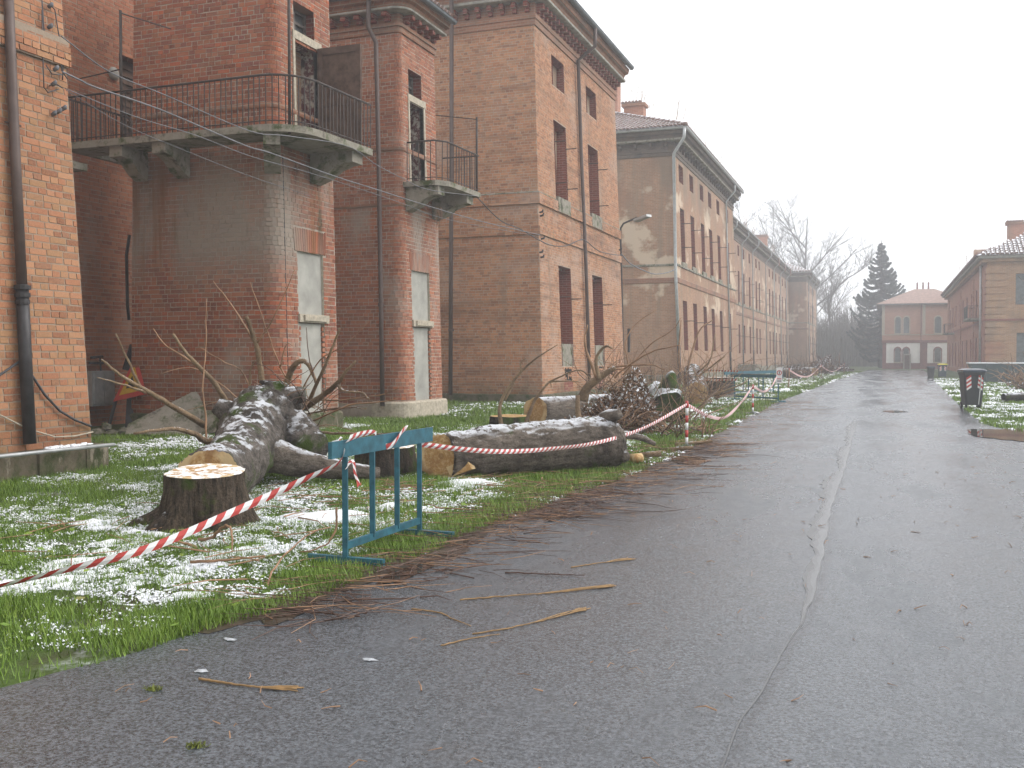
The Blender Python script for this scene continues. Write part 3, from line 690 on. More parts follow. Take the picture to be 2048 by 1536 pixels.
sweep(MB(), Wp.outline(0), [(-.1,0),(.03,0),(.02,.30),(-.02,.34),(-.1,.35)]).build('plinth', M['plinth'], t1)
band(W1, 6.16, 6.25, .035, M['cornice'], t1)
MB().tube([W1.P(W1.seg[2]['a'], z, .004) for z in (.4, 2, 4, 5.3)], .012, 4).build('corner_joint', M['pipe_dark'], t1)
core(t1, -14.05, -11.2, 16.5, 18.1, 0, 10.1); MB().face([(-10.66,18.195,0),(-14.1,18.195,0),(-14.1,18.195,10.2),(-10.66-.022*10.2,18.195,10.2)]).build('return_wall', M['wall_far'], t1)
blocked_door(W1, t1, 16.78+sf, 17.72+sf, .36, 2.14, 3.52); ruined_door(W1, t1, 16.85+sf, 17.7+sf, 5.62, 7.62, 7.80, 8.38)
lf = MB().box(-10.78, -9.80, 17.66, 17.70, 5.68, 7.66).build('door_leaf', M['wood_dark'], t1)
for x0, x1, z0, z1 in ((-10.78,-10.66,5.68,7.66),(-9.92,-9.80,5.68,7.66)): MB().box(x0, x1, 17.635, 17.659, z0, z1).build('stile', M['wood_dark'], lf)
for z0, z1 in ((5.68,5.82),(6.5,6.64),(7.52,7.66)): MB().box(-10.658, -9.922, 17.637, 17.659, z0, z1).build('rail', M['wood_dark'], lf)
rc = [(-15.0,17.0),(-15.0,15.2),(-10.5,15.2)]+[(-10.5+.78*math.sin(a), 15.98-.78*math.cos(a)) for a in [HP*k/6 for k in range(1,7)]]+[(-9.62,17.8)]
slab = rc+[(-10.9,17.8),(-10.9,15.95),(-14.9,15.95),(-14.9,17.0)]
mb = MB(); mb.face([(x,y,5.60) for x,y in slab]); mb.face([(x,y,5.47) for x,y in slab][::-1])
for i in range(len(slab)):
    (x0,y0),(x1,y1) = slab[i], slab[(i+1)%len(slab)]; mb.face([(x0,y0,5.47),(x1,y1,5.47),(x1,y1,5.60),(x0,y0,5.60)])
mb.build('balcony_slab', M['moss_conc'], t1)
railing(t1, [(x,y) for x,y in offs(rc, -.05)], 5.60, 6.48, .118)
def corbel(parent, p, d, wd=.26, proj_=.75, z=5.468):
    """bracket in profile: deep at the wall, cut to a nose at the tip; p on the wall, d outward"""
    d = Vector((d[0],d[1],0)).normalized(); sd_ = Vector((-d.y,d.x,0))*wd/2; p = Vector((p[0],p[1],0))
    pr = [(0,z),(proj_,z),(proj_,z-.20),(proj_*.8,z-.22),(proj_*.55,z-.30),(proj_*.3,z-.46),(0,z-.56)]
    mb = MB(); A = [p+d*o+sd_+Vector((0,0,zz)) for o,zz in pr]; B = [p+d*o-sd_+Vector((0,0,zz)) for o,zz in pr]
    mb.face(A); mb.face(B[::-1])
    for i in range(len(pr)): j = (i+1)%len(pr); mb.face([A[i],B[i],B[j],A[j]])
    return mb.build('corbel', M['moss_conc'], parent)
for x in (-13.75,-12.75): corbel(t1, (x,15.98), (0,-1), .3, .72)
corbel(t1, (-10.85,16.15), (.55,-.85), .3, .95); corbel(t1, (-10.72,17.45), (1,0), .4, .95)
def iron_post(parent, x, y, z0, z1, arms):
    p = MB().tube([(x,y,z0),(x,y,z1)], .028, 7).build('iron_post', M['iron'], parent, True)
    for z, dx, dy, dz in arms: MB().tube([(x,y,z),(x+dx,y+dy,z+dz)], .013, 5).build('stay', M['iron'], p)
iron_post(t1, -10.02, 15.45, 5.45, 9.2, [(8.35,-.75,.35,-.2)]); iron_post(t1, -13.6, 15.26, 5.45, 8.0, [(7.95,1.0,.2,-.35),(6.9,-1.3,.25,-.0)])

# --- second tower
t2 = thing('brick_tower', 'mottled red brick tower with small angular balcony and ruined doorway', 'tower', (-12, 22.3, 0), 'stair towers of the barracks')
W2 = Wall([('L', (-15.0,21.2), (-10.95,21.2)), ('A', (-10.95,21.5), .3, -HP, 0), ('L', (-10.65,21.5), (-10.65,23.4))], .025)
sf = W2.seg[2]['a']-21.5
o2 = [(21.78+sf, 22.78+sf, .36, 3.55), (21.88+sf, 22.66+sf, 5.6, 7.62), (21.88+sf, 22.6+sf, 7.80, 8.42)]
arch = (21.7+sf, 22.86+sf, 3.55, 4.0)
wl = W2.backing('wall', 0, 9.3, o2, M['mortar_mid'], t2)
lay(W2.bricks(.34, 9.3, o2+[arch], ch=.087, bond='head')+soldier(W2, *arch), M['brick_mid'], t2, wl, hidden=lambda x, y: x < 670)
Wp = Wall([('L', (-11.45,21.12), (-10.95,21.12)), ('A', (-10.95,21.5), .38, -HP, 0), ('L', (-10.57,21.5), (-10.57,23.45))], 0)
sweep(MB(), Wp.outline(0), [(-.12,0),(.04,0),(.03,.36),(-.02,.40),(-.12,.41)]).build('plinth', M['stone'], t2)
band(W2, 6.36, 6.46, .035, M['cornice'], t2); band(W2, 5.05, 5.13, .03, M['cornice'], t2)
core(t2, -14.9, -11.3, 21.7, 23.3, 0, 9.2); MB().face([(-10.66,23.395,0),(-15,23.395,0),(-15,23.395,9.3),(-10.66-.025*9.3,23.395,9.3)]).build('return_wall', M['wall_far'], t2)
blocked_door(W2, t2, 21.78+sf, 22.78+sf, .36, 2.2, 3.55); ruined_door(W2, t2, 21.88+sf, 22.66+sf, 5.62, 7.62, 7.80, 8.42)
def cornice(Wl, parent, z, top, shelf=.42, mod=True, step=.36, mats=('cornice','concrete'), clip=None):
    """dentil band, row of modillions, concrete shelf, brick cove under the gutter"""
    pts = Wl.outline(z); h = top-z
    sweep(MB(), pts, [(-.05,z-.05),(.05,z-.05),(.05,z+.10*h),(.09,z+.12*h),(.09,z+.22*h),(-.05,z+.22*h)]).build('dentil_band', M[mats[0]], parent)
    sweep(MB(), pts, [(-.05,z+.22*h+.002),(.03,z+.22*h+.002),(.03,z+.52*h),(-.05,z+.52*h)]).build('frieze', M[mats[0]], parent)
    sweep(MB(), pts, [(-.05,z+.523*h),(shelf*.9,z+.523*h),(shelf,z+.54*h),(shelf,z+.60*h),(shelf*.85,z+.62*h),(-.05,z+.62*h)]).build('shelf', M[mats[1]], parent)
    sweep(MB(), pts, [(-.05,z+.622*h),(shelf*.8,z+.622*h),(shelf*.95,z+.74*h),(shelf*1.25,z+.78*h),(shelf*1.35,z+.92*h),(-.05,z+.93*h)]).build('cove', M[mats[0]], parent)
    if mod:
        src = None
        for a, b in zip(pts[:-1], pts[1:]):
            L = math.hypot(b[0]-a[0], b[1]-a[1]); d = Vector((b[0]-a[0], b[1]-a[1], 0))/L; nn = Vector((d.y,-d.x,0)); k = int(L/step)
            for i in range(k):
                p = Vector((a[0],a[1],0))+d*((i+.5)*L/k)
                if clip and not clip(p): continue
                q = MB().boxf(p-d*.07+nn*.031+Vector((0,0,z+.28*h)), d*.14, nn*.10, (0,0,.235*h), rnd(0,1)).boxf(p-d*.07+nn*.132+Vector((0,0,z+.38*h)), d*.14, nn*.14, (0,0,.135*h), rnd(0,1))
                q.build('modillion', M['reveal'] if mats[0] == 'cornice' else M[mats[0]], parent)
    return offs(pts, shelf*1.35)
def gutter(parent, pts, z, mat, r=.085, out=.09):
    pr = [(out+r*math.cos(a), z+r*math.sin(a)) for a in [math.pi+math.pi*k/6 for k in range(7)]]; pr += [(out+r+.012, z+.012), (out+r-.01, z-.005)]+[(out+(r-.012)*math.cos(a), z+(r-.012)*math.sin(a)) for a in [2*math.pi-math.pi*k/6 for k in range(7)]]
    return sweep(MB(), pts, pr).build('gutter', mat, parent, True)
e2 = cornice(W2, t2, 9.2, 9.95, .36, step=.34)
gutter(t2, e2, 9.93, M['gutter'], .075)
rf = MB()
ep = [(x,y,9.96) for x,y in offs(e2, .10)]; hp = [(x,y,10.75) for x,y in offs(e2, -1.5)]
for i in range(len(ep)-1): rf.face([ep[i], ep[i+1], hp[i+1], hp[i]])
roof = rf.build('roof', M['tile'], t2)
tl = MB()
for i in range(len(ep)-1):
    a, b = Vector(ep[i]), Vector(ep[i+1]); mid = (Vector(hp[i])+Vector(hp[i+1]))/2-(a+b)/2
    if (b-a).length > .5: tiles(tl, a, b, mid, 2, .2, .35)
tag(tl.build('roof_tiles', M['tile'], roof), kind='stuff')
rc = [(-10.85,21.45),(-9.95,21.45),(-9.72,21.75),(-9.66,23.55)]
slab = rc+[(-10.85,23.55)]
mb = MB(); mb.face([(x,y,5.62) for x,y in slab]); mb.face([(x,y,5.50) for x,y in slab][::-1])
for i in range(len(slab)):
    (x0,y0),(x1,y1) = slab[i], slab[(i+1)%len(slab)]; mb.face([(x0,y0,5.50),(x1,y1,5.50),(x1,y1,5.62),(x0,y0,5.62)])
mb.build('balcony_slab', M['moss_conc'], t2)
railing(t2, [(-10.7,21.5)]+[(x,y) for x,y in offs(rc[1:], -.05)]+[(-10.7,23.5)], 5.62, 6.55, .15)
corbel(t2, (-10.75,21.7), (1,0), .35, .85, 5.498); corbel(t2, (-10.75,23.2), (1,0), .4, .95, 5.498)
iron_post(t2, -9.72, 23.45, 5.5, 7.5, [(7.45,-1.0,-.3,.12)])
drainpipe(t2, [PY(737,-20,20.95), PY(737,55,20.95), PY(752,85,21.08), PY(757,300,21.05), PY(762,600,21.02), PY(765,812,20.98)], .055, M['pipe_brown'], [PY(762,610,21.02)])
dw = MB()
for i in range(30):
    p = PX(878+rnd(-8,8), 418+rnd(-6,6), -9.9); dw.tube([p, p+Vector((rnd(-.05,.05), rnd(-.05,.05), -rnd(.1,.4)))], .006, 4)
dw.build('dangling_moss', M['leaf_dead'], t2)

# --- third block
b3 = thing('brick_barracks', 'large tan brick block with two columns of tall blind windows and heavy bracketed cornice', 'building', (-14, 35, 0))
W3 = Wall([('L', (-17.0,30.2), (-10.25,30.2), 0, 1), ('L', (-10.25,30.2), (-10.25,40.9), 1, 0)], .038)
sf = W3.seg[1]['a']-30.2; cols3 = ((32.35,33.75),(36.5,37.9))
o3 = []
for a, b in cols3:
    for z0, z1 in ((1.15,4.57),(6.76,9.5),(10.68,11.72)): o3.append((a+sf, b+sf, z0, z1))
wl = W3.backing('wall', 0, 12.3, o3, M['mortar_tan'], b3)
recs = W3.bricks(.26, 12.3, o3, ch=.0865, skip=lambda c, z: c.x < -15.2)
lay(recs, M['brick_tan'], b3, wl, hidden=lambda x, y: x < 880 or y > 760)
sweep(MB(), W3.outline(0), [(-.1,0),(.06,0),(.05,.24),(-.02,.27),(-.1,.28)]).build('plinth', M['plinth'], b3)
for z0, z1, o in ((5.40,5.68,.06), (6.38,6.74,.075)): 
    Wb = Wall([('L', (-17.0,30.2-o), (-10.25+o,30.2-o), 0, 1), ('L', (-10.25+o,30.2-o), (-10.25+o,40.9), 1, 0)], .038)
    sweep(MB(), W3.outline((z0+z1)/2), [(-.02,z0+.005),(o-.008,z0+.005),(o-.008,z1-.005),(-.02,z1-.005)]).build('string_course', M['mortar_tan'], b3)
    lay(Wb.bricks(z0, z1, [], ch=.0865, skip=lambda c, z: c.x < -15.2), M['brick_tan'], b3, wl, keep=0)
sweep(MB(), W3.outline(6.8), [(-.02,6.745),(.075,6.745),(.02,6.80),(-.02,6.80)]).build('course_weathering', M['moss_conc'], b3)
def niche(Wl, parent, u0, u1, z0, z1, pane='reveal', d1=.32, d2=.62):
    """blind window: brick jambs, a rendered frame step, then the inner panel"""
    wd = u1-u0
    reveal(Wl, u0, u1, z0, z1, d1, M['reveal'], parent)
    g = Wl.at(u0); f = MB()
    for a, b, za, zb in ((u0,u0+.13,z0,z1),(u1-.13,u1,z0,z1),(u0+.13,u1-.13,z1-.16,z1)):
        f.face([Wl.P(a,za,-d1,g), Wl.P(b,za,-d1,g), Wl.P(b,zb,-d1,g), Wl.P(a,zb,-d1,g)])
    f.build('window_frame', M['stone'], parent)
    reveal(Wl, u0+.13, u1-.13, z0, z1-.16, d2, M['reveal'], parent, 'inner_reveal'); panel(Wl, u0+.13, u1-.13, z0, z1-.16, -d2+.03, M[pane], parent, 'window_infill')
for a, b in cols3:
    a += sf; b += sf
    niche(W3, b3, a, b, 6.76, 9.5); niche(W3, b3, a, b, 10.68, 11.72, 'dark_room'); niche(W3, b3, a, b, 1.15, 4.57)
    panel(W3, a, b, 6.40, 6.9, .09, M['moss_conc'], b3, 'window_sill', .12)
    panel(W3, a+.0, b, 1.15, 1.92, -.02, M['moss_conc'], b3, 'concrete_infill', .1)
    panel(W3, a+.3, b-.3, .62, 1.10, .004, M['dark_room'], b3, 'cellar_vent', .03); panel(W3, a+.2, b-.2, .30, .62, .006, M['reveal'], b3, 'cellar_sill', .03)
    for z in (8.75, 7.35, 3.5):
        for u in (a+.04, b-.04):
            p = W3.P(u, z, -.12, W3.seg[1]); hung_bar(b3, p, p+Vector((.50,0,0)), .018)
core(b3, -16.9, -10.9, 30.75, 40.3, 0, 12.4); MB().face([(-10.26,40.895,0),(-17,40.895,0),(-17,40.895,12.3),(-10.26-.038*12.3,40.895,12.3)]).build('return_wall', M['wall_far'], b3)
MB().face([(-17,30.3,0),(-17,30.75,0),(-17,30.75,12.3),(-17,30.3,12.3)]).build('side_wall', M['wall_far'], b3)
e3 = cornice(W3, b3, 12.2, 13.5, .46, step=.40, clip=lambda p: p.x > -15.3 or p.y > 30.6)
gutter(b3, e3, 13.46, M['gutter'], .10, .10)
rf = MB(); ep = [(x,y,13.5) for x,y in offs(e3, .12)]; hp = [(x,y,15.2) for x,y in offs(e3, -5)]
for i in range(len(ep)-1): rf.face([ep[i], ep[i+1], hp[i+1], hp[i]])
rf.build('roof', M['tile'], b3)
fx = lambda Y, z, o, X0=-10.25, b=.038: (X0-b*z+o, Y, z)
drainpipe(b3, [fx(35.3,13.4,.78), fx(35.3,12.72,.74), fx(35.25,12.5,.42), fx(35.2,12.25,.12), fx(35.25,9,.10), fx(35.3,5,.12), fx(35.3,.3,.10)], .065, M['pipe_brown'], [fx(35.3,1.5,.10)])
drainpipe(b3, [PY(903,-20,30.02), PY(903,300,30.0), PY(902,500,29.95), PY(901,790,29.95)], .07, M['pipe_brown'], [PY(902,660,29.95)])

# --- street lamp on a wall pole between third and fourth block
lp = thing('street_lamp', 'slim bent-arm street lamp with flat grey head beside the third block', 'street lamp', (-10.4, 42, 0))
MB().tube([PY(1247,781,42.2), PY(1244,600,42.2), PY(1241,470,42.2), PY(1241.5,456,42.1), PY(1247,447,42), PY(1274,435,41.6)], [.05,.05,.045,.04,.04,.04], 8).build('pole', M['iron'], lp, True)
a = PY(1272,441,41.6); b = PY(1298,431,41.2)
MB().bar(a, b, .30, .10).build('lamp_head', M['pipe_grey'], lp); MB().bar(a+Vector((0,0,-.065)), b+Vector((-.05,.02,-.065)), .22, .03).build('diffuser', M['plaster'], lp)
# --- far blocks: same kit with the brick bond carried by the wall surface, window openings cut and built
def far_block(name, label, xf, xl, y0, y1, b, cols, wd, rows, pipes, wall='wall_far', top=13.5, zc=12.2, end=True, bars=True, loc=None, roof_end=True):
    o = thing(name, label, 'building', loc or (xf-3, (y0+y1)/2, 0))
    Wl = Wall(([('L', (xl,y0), (xf,y0), 0, 1)] if end else [])+[('L', (xf,y0), (xf,y1), 1, 0)], b)
    g = Wl.seg[-1]; sf = g['a']-y0; ops = []
    for c in cols:
        for z0, z1 in rows: ops.append((c+sf, c+wd+sf, z0, z1))
    Wl.backing('wall', 0, zc+.1, ops, M[wall], o, 0)
    for u0, u1, z0, z1 in ops:
        w_ = thing_part = reveal(Wl, u0, u1, z0, z1, .35, M['reveal'], o, 'window')
        panel(Wl, u0, u1, z0, z1, -.33, M['reveal'] if random.random() < .45 else M['glass'], w_, 'pane')
        if bars and z1-z0 > 1.5:
            for z in ((z0+(z1-z0)*.3, z0+(z1-z0)*.75) if z1-z0 > 2.9 else (z0+(z1-z0)*.6,)):
                p = Wl.P(u1-.04, z, 0, g); MB().tube([p-Vector((.15,0,0)), p+Vector((.45,0,0))], .02, 4).build('iron_bar', M['iron'], w_)
        if 6 < z0 < 8: panel(Wl, u0-.1, u1+.1, z0-.34, z0-.02, .08, M['moss_conc'], w_, 'sill', .1)
    for z0, z1, q in ((5.40,5.68,.06), (6.30,6.42,.06)): band(Wl, z0, z1, q, M['cornice'] if z0 < 6 else M['moss_conc'], o)
    sweep(MB(), Wl.outline(0), [(-.1,0),(.07,0),(.06,.5),(-.1,.55)]).build('plinth', M['moss_conc'], o)
    es = cornice(Wl, o, zc, top, .46, mod=end and y0 < 100, step=.8, mats=('cornice_dark','moss_conc'))
    gutter(o, es, top-.03, M['pipe_grey'], .10, .10)
    core(o, min(xl, xf-4)-1, xf-1.1, y0+.7, y1-.4, 0, zc)
    for y in pipes:
        f = lambda z, q: (xf-b*z+q, y, z)
        drainpipe(o, [f(top-.1,.74), f(zc+.75,.74), f(zc+.05,.12), f(9,.10), f(2.2,.10)], .06, M['pipe_grey']); drainpipe(o, [f(2.2,.1), f(.1,.1)], .07, M['pipe_dark'])
    return o, Wl, es
# fourth block
rows4 = ((1.85,4.54), (6.64,9.55), (10.95,11.9))
b4, W4, e4 = far_block('brick_barracks', 'long tan brick block with pale worn patches and snowy tiled hip roof', -10.17, -19, 52.5, 74.5, .036, [54.0,57.1,60.5,63.5,66.8,70.8], 1.2, rows4, [70.4])
for y0, y1 in ((55.4,55.9),(62.2,62.6),(69,69.4)): panel(W4, y0+8.83, y1+8.83, 11.0, 11.9, .005, M['reveal'], b4, 'blocked_window', .02)
cx, cy = -10.17, 52.5
drainpipe(b4, [(cx-.036*13+.72, cy-.35, 13.4), (cx-.036*13+.68, cy-.33, 12.9), (cx-.42, cy+.15, 12.2), (cx-.25, cy-.06, 6), (cx-.06, cy-.12, 2.1)], .085, M['pipe_grey']); drainpipe(b4, [(cx-.06, cy-.12, 2.1), (cx+.02, cy-.14, .1)], .09, M['pipe_dark'])
E = offs(e4, .12); c = E[1]; far_y = E[2][1]
zt = 13.52; sl = .42; ridge_x = c[0]-8; hy = c[1]+8; zr = zt+8*sl
R = MB(); R.face([(c[0],c[1],zt),(c[0],far_y,zt),(ridge_x,far_y-8,zr),(ridge_x,hy,zr)]); R.face([(c[0]-16,c[1],zt),(c[0],c[1],zt),(ridge_x,hy,zr)]); R.face([(c[0],far_y,zt),(c[0]-16,far_y,zt),(ridge_x,far_y-8,zr)])
rf = R.build('roof', M['tile'], b4)
tl = MB(); tiles(tl, (c[0]-16,c[1],zt), (c[0],c[1],zt), (0,1,sl), 23, .21, .36, clip=lambda p: p.x < c[0]-(p.y-c[1]) and p.x > c[0]-7.5)
tiles(tl, (c[0],c[1],zt), (c[0],far_y,zt), (-1,0,sl), 3, .21, .36, clip=lambda p: p.y > c[1]+(c[0]-p.x))
tag(tl.build('roof_tiles', M['tile'], rf), kind='stuff')
for i in range(22):
    t = i/21; p = Vector((c[0],c[1],zt+.06)).lerp(Vector((ridge_x,hy,zr+.06)), t*.9); q = Vector((c[0],c[1],zt+.06)).lerp(Vector((ridge_x,hy,zr+.06)), t*.9+.045)
    MB().tube([p, q], [.13,.10], 7).build('ridge_tile', M['tile'], rf, True)
def chimney(parent, x, y, z0, z1, wd, dp, cap=True):
    k = MB().box(x-wd/2, x+wd/2, y-dp/2, y+dp/2, z0, z1).build('chimney', M['wall_far_red'], parent)
    if cap:
        MB().box(x-wd/2-.12, x+wd/2+.12, y-dp/2-.12, y+dp/2+.12, z1+.002, z1+.16).build('cap', M['cornice'], k)
        q = MB()
        for i in range(int((wd+.2)/.2)): q.tube([(x-wd/2-.05+i*.2, y-dp/2-.1, z1+.22), (x-wd/2-.05+i*.2, y+dp/2+.1, z1+.22)], .10, 6)
        q.build('cap_tiles', M['tile'], k)
p = PY(1270,212,57); chimney(rf, p.x, 57, 14.2, p.z-.1, 1.15, .7)
p = PY(1232,170,60); chimney(rf, p.x-.2, 60, 14.5, p.z+.4, .8, .8, True)
def weeds(parent, pts, name='roof_weed'):
    for p in pts:
        mb = MB(); p = Vector(p)
        for i in range(random.randint(2,4)):
            q = p+Vector((rnd(-.25,.25), rnd(-.25,.25), 0)); h = rnd(.5,1.5); e = Vector((rnd(-.2,.2), rnd(-.2,.2), h))
            mb.tube([q, q+e*.5+Vector((rnd(-.05,.05),0,0)), q+e], [.016,.012,.005], 4)
            for k in range(3): a = q+e*rnd(.4,.95); mb.tube([a, a+Vector((rnd(-.25,.25), rnd(-.25,.25), rnd(.1,.35)))], [.008,.004], 3)
        mb.build(name, M['twig'], parent)
weeds(rf, [PY(x, y, Y) for x, y, Y in ((1262,205,57.5),(1275,206,57),(1290,210,57.3),(1305,222,56.5),(1357,240,54.5))]); weeds(rf, [(-10.2, y, 13.7) for y in (56,60.5,66,72)])
# long recessed wing, end block
b5, W5, e5 = far_block('brick_barracks', 'long recessed tan wing behind the fourth block with many grey drainpipes', -12.8, -20, 75.5, 146, .02,
    [78.6,82.5,86.5,90.5,94.6,98.2,102.6,108.2,111,117.5,121,124.6,128.4,132.6,137,141], 1.15, rows4, [89,97,105,117,126,134,142], 'wall_far', end=False, loc=(-16,110,0))
E5 = offs(e5, .12); R = MB(); R.face([(E5[0][0],E5[0][1],13.52),(E5[1][0],E5[1][1],13.52),(E5[1][0]-8,E5[1][1],16.9),(E5[0][0]-8,E5[0][1],16.9)]); r5 = R.build('roof', M['tile'], b5)
chimney(r5, -14.9, 128, 14, 16.4, 1.8, 1.2); weeds(r5, [(-12.6,y,13.7) for y in (96,104,113,121)])
for z, y in ((1.7,100.6),(1.1,101.6),(.6,102.6)):
    pass
b6, W6, e6 = far_block('brick_barracks', 'last tan brick block at the end of the row, tall tree behind', -10.4, -19, 147, 168, .02, [149.5,153.5,157.5,161.5], 1.2, rows4, [146.9+3,158,167], 'wall_far')
E6 = offs(e6, .12); c = E6[1]; R = MB(); fy_ = E6[2][1]
R.face([(c[0],c[1],13.52),(c[0],fy_,13.52),(c[0]-8,fy_-8,16.9),(c[0]-8,c[1]+8,16.9)]); R.face([(c[0]-16,c[1],13.52),(c[0],c[1],13.52),(c[0]-8,c[1]+8,16.9)]); R.face([(c[0],fy_,13.52),(c[0]-16,fy_,13.52),(c[0]-8,fy_-8,16.9)]); r6 = R.build('roof', M['tile'], b6)
tl = MB(); tiles(tl, (c[0]-6,c[1],13.52), (c[0],c[1],13.52), (0,1,.42), 12, .42, .6, clip=lambda p: p.x < c[0]-(p.y-c[1])); tag(tl.build('roof_tiles', M['tile'], r6), kind='stuff')
# stone steps at the wing entrance
st = thing('entrance_steps', 'low flight of stone steps at the recessed wing', 'steps', (-11, 88, 0))
for k in range(5): MB().box(-12.7, -10.2+k*-.0, 84+k*.5, 92-k*.7, .17*k+.002, .17*(k+1)).build('step', M['moss_conc'], st)

# ------------------------------------------------------------------ two-storey house on the right
M['house_r'] = brick_tex_mat('ochre_house_brick', srgb(154,114,82), srgb(174,136,102), (.40,.33,.26,1), [((.5,.5,.6), .42, .58, (.36,.15,.08,1), .75, -1, 3.0), ((.7,.7,.3), .5, .65, (.22,.16,.11,1), .5, None, None), ((.6,.6,.6), .58, .7, (.15,.11,.08,1), .4, None, None)])
M['house_r_red'] = brick_tex_mat('red_ochre_brick', srgb(140,84,62), srgb(164,106,80), (.36,.28,.22,1), [((.5,.5,.5), .55, .65, (.25,.07,.06,1), .6, -1, 5)])
hr = thing('house', 'ochre brick house at the right edge with banded corner and snowy tiled roof', 'house', (9, 95, 0))
hx, hy0, hy1 = 6.7, 79.0, 128.0
def qface(name, pts, mat, parent): return MB().face(pts).build(name, mat, parent)
def hole_wall(name, x0, x1, z0, z1, ops, y, mat, parent, axis='x'):
    """flat wall with openings; axis x = faces the camera, axis y = faces the road"""
    us = sorted({x0,x1}|{q for o in ops for q in o[:2]}); zs = sorted({z0,z1}|{q for o in ops for q in o[2:]}); mb = MB()
    P = (lambda u, z, d=0: (u, y+d, z)) if axis == 'x' else (lambda u, z, d=0: (y+d, u, z))
    for a, b in zip(us[:-1], us[1:]):
        for c_, e in zip(zs[:-1], zs[1:]):
            if any(o[0] < (a+b)/2 < o[1] and o[2] < (c_+e)/2 < o[3] for o in ops): continue
            mb.face([P(a,c_), P(b,c_), P(b,e), P(a,e)])
    o_ = mb.build(name, mat, parent)
    for a, b, c_, e in ops:
        w_ = MB(); d = .3
        for q, r_ in (((a,c_),(b,c_)),((b,c_),(b,e)),((b,e),(a,e)),((a,e),(a,c_))): w_.face([P(*q), P(*r_), P(*r_, d), P(*q, d)])
        w_ = w_.build('window', M['reveal'], parent); MB().face([P(a,c_,d*.9), P(b,c_,d*.9), P(b,e,d*.9), P(a,e,d*.9)]).build('pane', M['glass'] if e-c_ < 3 else M['dark_room'], w_)
        fr_ = MB()
        for q, r_ in (((a,c_),(b,e)),((a,e),(b,c_))) if (axis == 'x' and c_ > 3) else (((a,(c_+e)/2),(b,(c_+e)/2)),(((a+b)/2,c_),((a+b)/2,e))): fr_.bar(P(*q, d*.7), P(*r_, d*.7), .10, .04)
        fr_.build('frame', M['wood_grey'], w_)
    return o_
hole_wall('wall', hx, 16, 0, 8.5, [(8.55,10.8,5.2,7.4), (8.65,10.9,.5,3.2)], hy0, M['house_r'], hr)
wy = [82.6,87,92,97,102,107,112,117,122]
hole_wall('wall', hy0, hy1, 0, 8.5, [(y,y+1.3,4.6,6.8) for y in wy]+[(y,y+1.3,.5,3.0) for y in wy], hx, M['house_r_red'], hr, 'y')
qface('wall', [(hx,hy1,0),(16,hy1,0),(16,hy1,8.5),(hx,hy1,8.5)], M['house_r'], hr)
for k in range(17):
    z = .25+k*.48
    if z > 7.8: break
    MB().box(hx-.07, hx+1.2, hy0-.07, hy0-.002, z, z+.40).build('quoin_band', M['house_r'], hr); MB().box(hx-.07, hx-.002, hy0+.001, hy0+1.6, z, z+.40).build('quoin_band', M['house_r_red'], hr)
    for ya in (90,105,124): MB().box(hx-.07, hx-.002, ya, ya+1.6, z, z+.40).build('quoin_band', M['house_r_red'], hr)
MB().box(hx-.1, 16, hy0-.1, hy0-.0721, 4.05, 4.2).build('string_course', M['reveal'], hr); MB().box(hx-.1, hx-.0721, hy0, hy1, 4.05, 4.2).build('string_course', M['reveal'], hr)
MB().box(hx-.6, 16, hy0-.6, hy1+.6, 8.5, 8.68).build('eave', M['concrete'], hr); MB().box(hx-.35, 16, hy0-.35, hy1+.3, 8.25, 8.498).build('cornice', M['house_r'], hr)
ex, ey, zt = hx-.75, hy0-.75, 8.7
rf = MB().face([(ex,ey,zt),(ex+16,ey,zt),(ex+8,ey+8,zt+4)]).face([(ex,hy1+.7,zt),(ex,ey,zt),(ex+8,ey+8,zt+4),(ex+8,hy1-8,zt+4)]).face([(ex,hy1+.7,zt),(ex+8,hy1-8,zt+4),(ex+16,hy1+.7,zt)]).build('roof', M['tile'], hr)
tl = MB(); tiles(tl, (ex,ey,zt), (ex+12,ey,zt), (0,1,.5), 20, .3, .45, clip=lambda p: p.x > ex+(p.y-ey)); tiles(tl, (ex,hy1,zt), (ex,ey,zt), (1,0,.5), 3, .3, .45, clip=lambda p: p.x-ex < p.y-ey)
tag(tl.build('roof_tiles', M['tile'], rf), kind='stuff')
p = PY(2031,470,85); chimney(rf, p.x, 85, 10, PY(2031,447,85).z-.1, 1.1, .9, True)
p = PY(1957,505,90); chimney(rf, p.x+.1, 90, 8.9, p.z+.2, .9, .9, False)
weeds(rf, [(ex+.4, y, 9.0) for y in (88,92,101,112)])
bl = MB().box(hx-.95, hx-.002, 84.0, 87.7, 4.3, 4.46).build('balcony_slab', M['moss_conc'], hr); railing(hr, [(hx-.1,84.05),(hx-.9,84.05),(hx-.9,87.65),(hx-.1,87.65)], 4.46, 5.4, .2)
bl = MB().box(hx-.95, hx-.002, 115, 118, 3.9, 4.06).build('balcony_slab', M['moss_conc'], hr); railing(hr, [(hx-.1,115.05),(hx-.9,115.05),(hx-.9,117.95),(hx-.1,117.95)], 4.06, 5.0, .25)
drainpipe(hr, [(hx-.2,hy0+2.6,8.3),(hx-.2,hy0+2.6,.1)], .08, M['pipe_grey'])

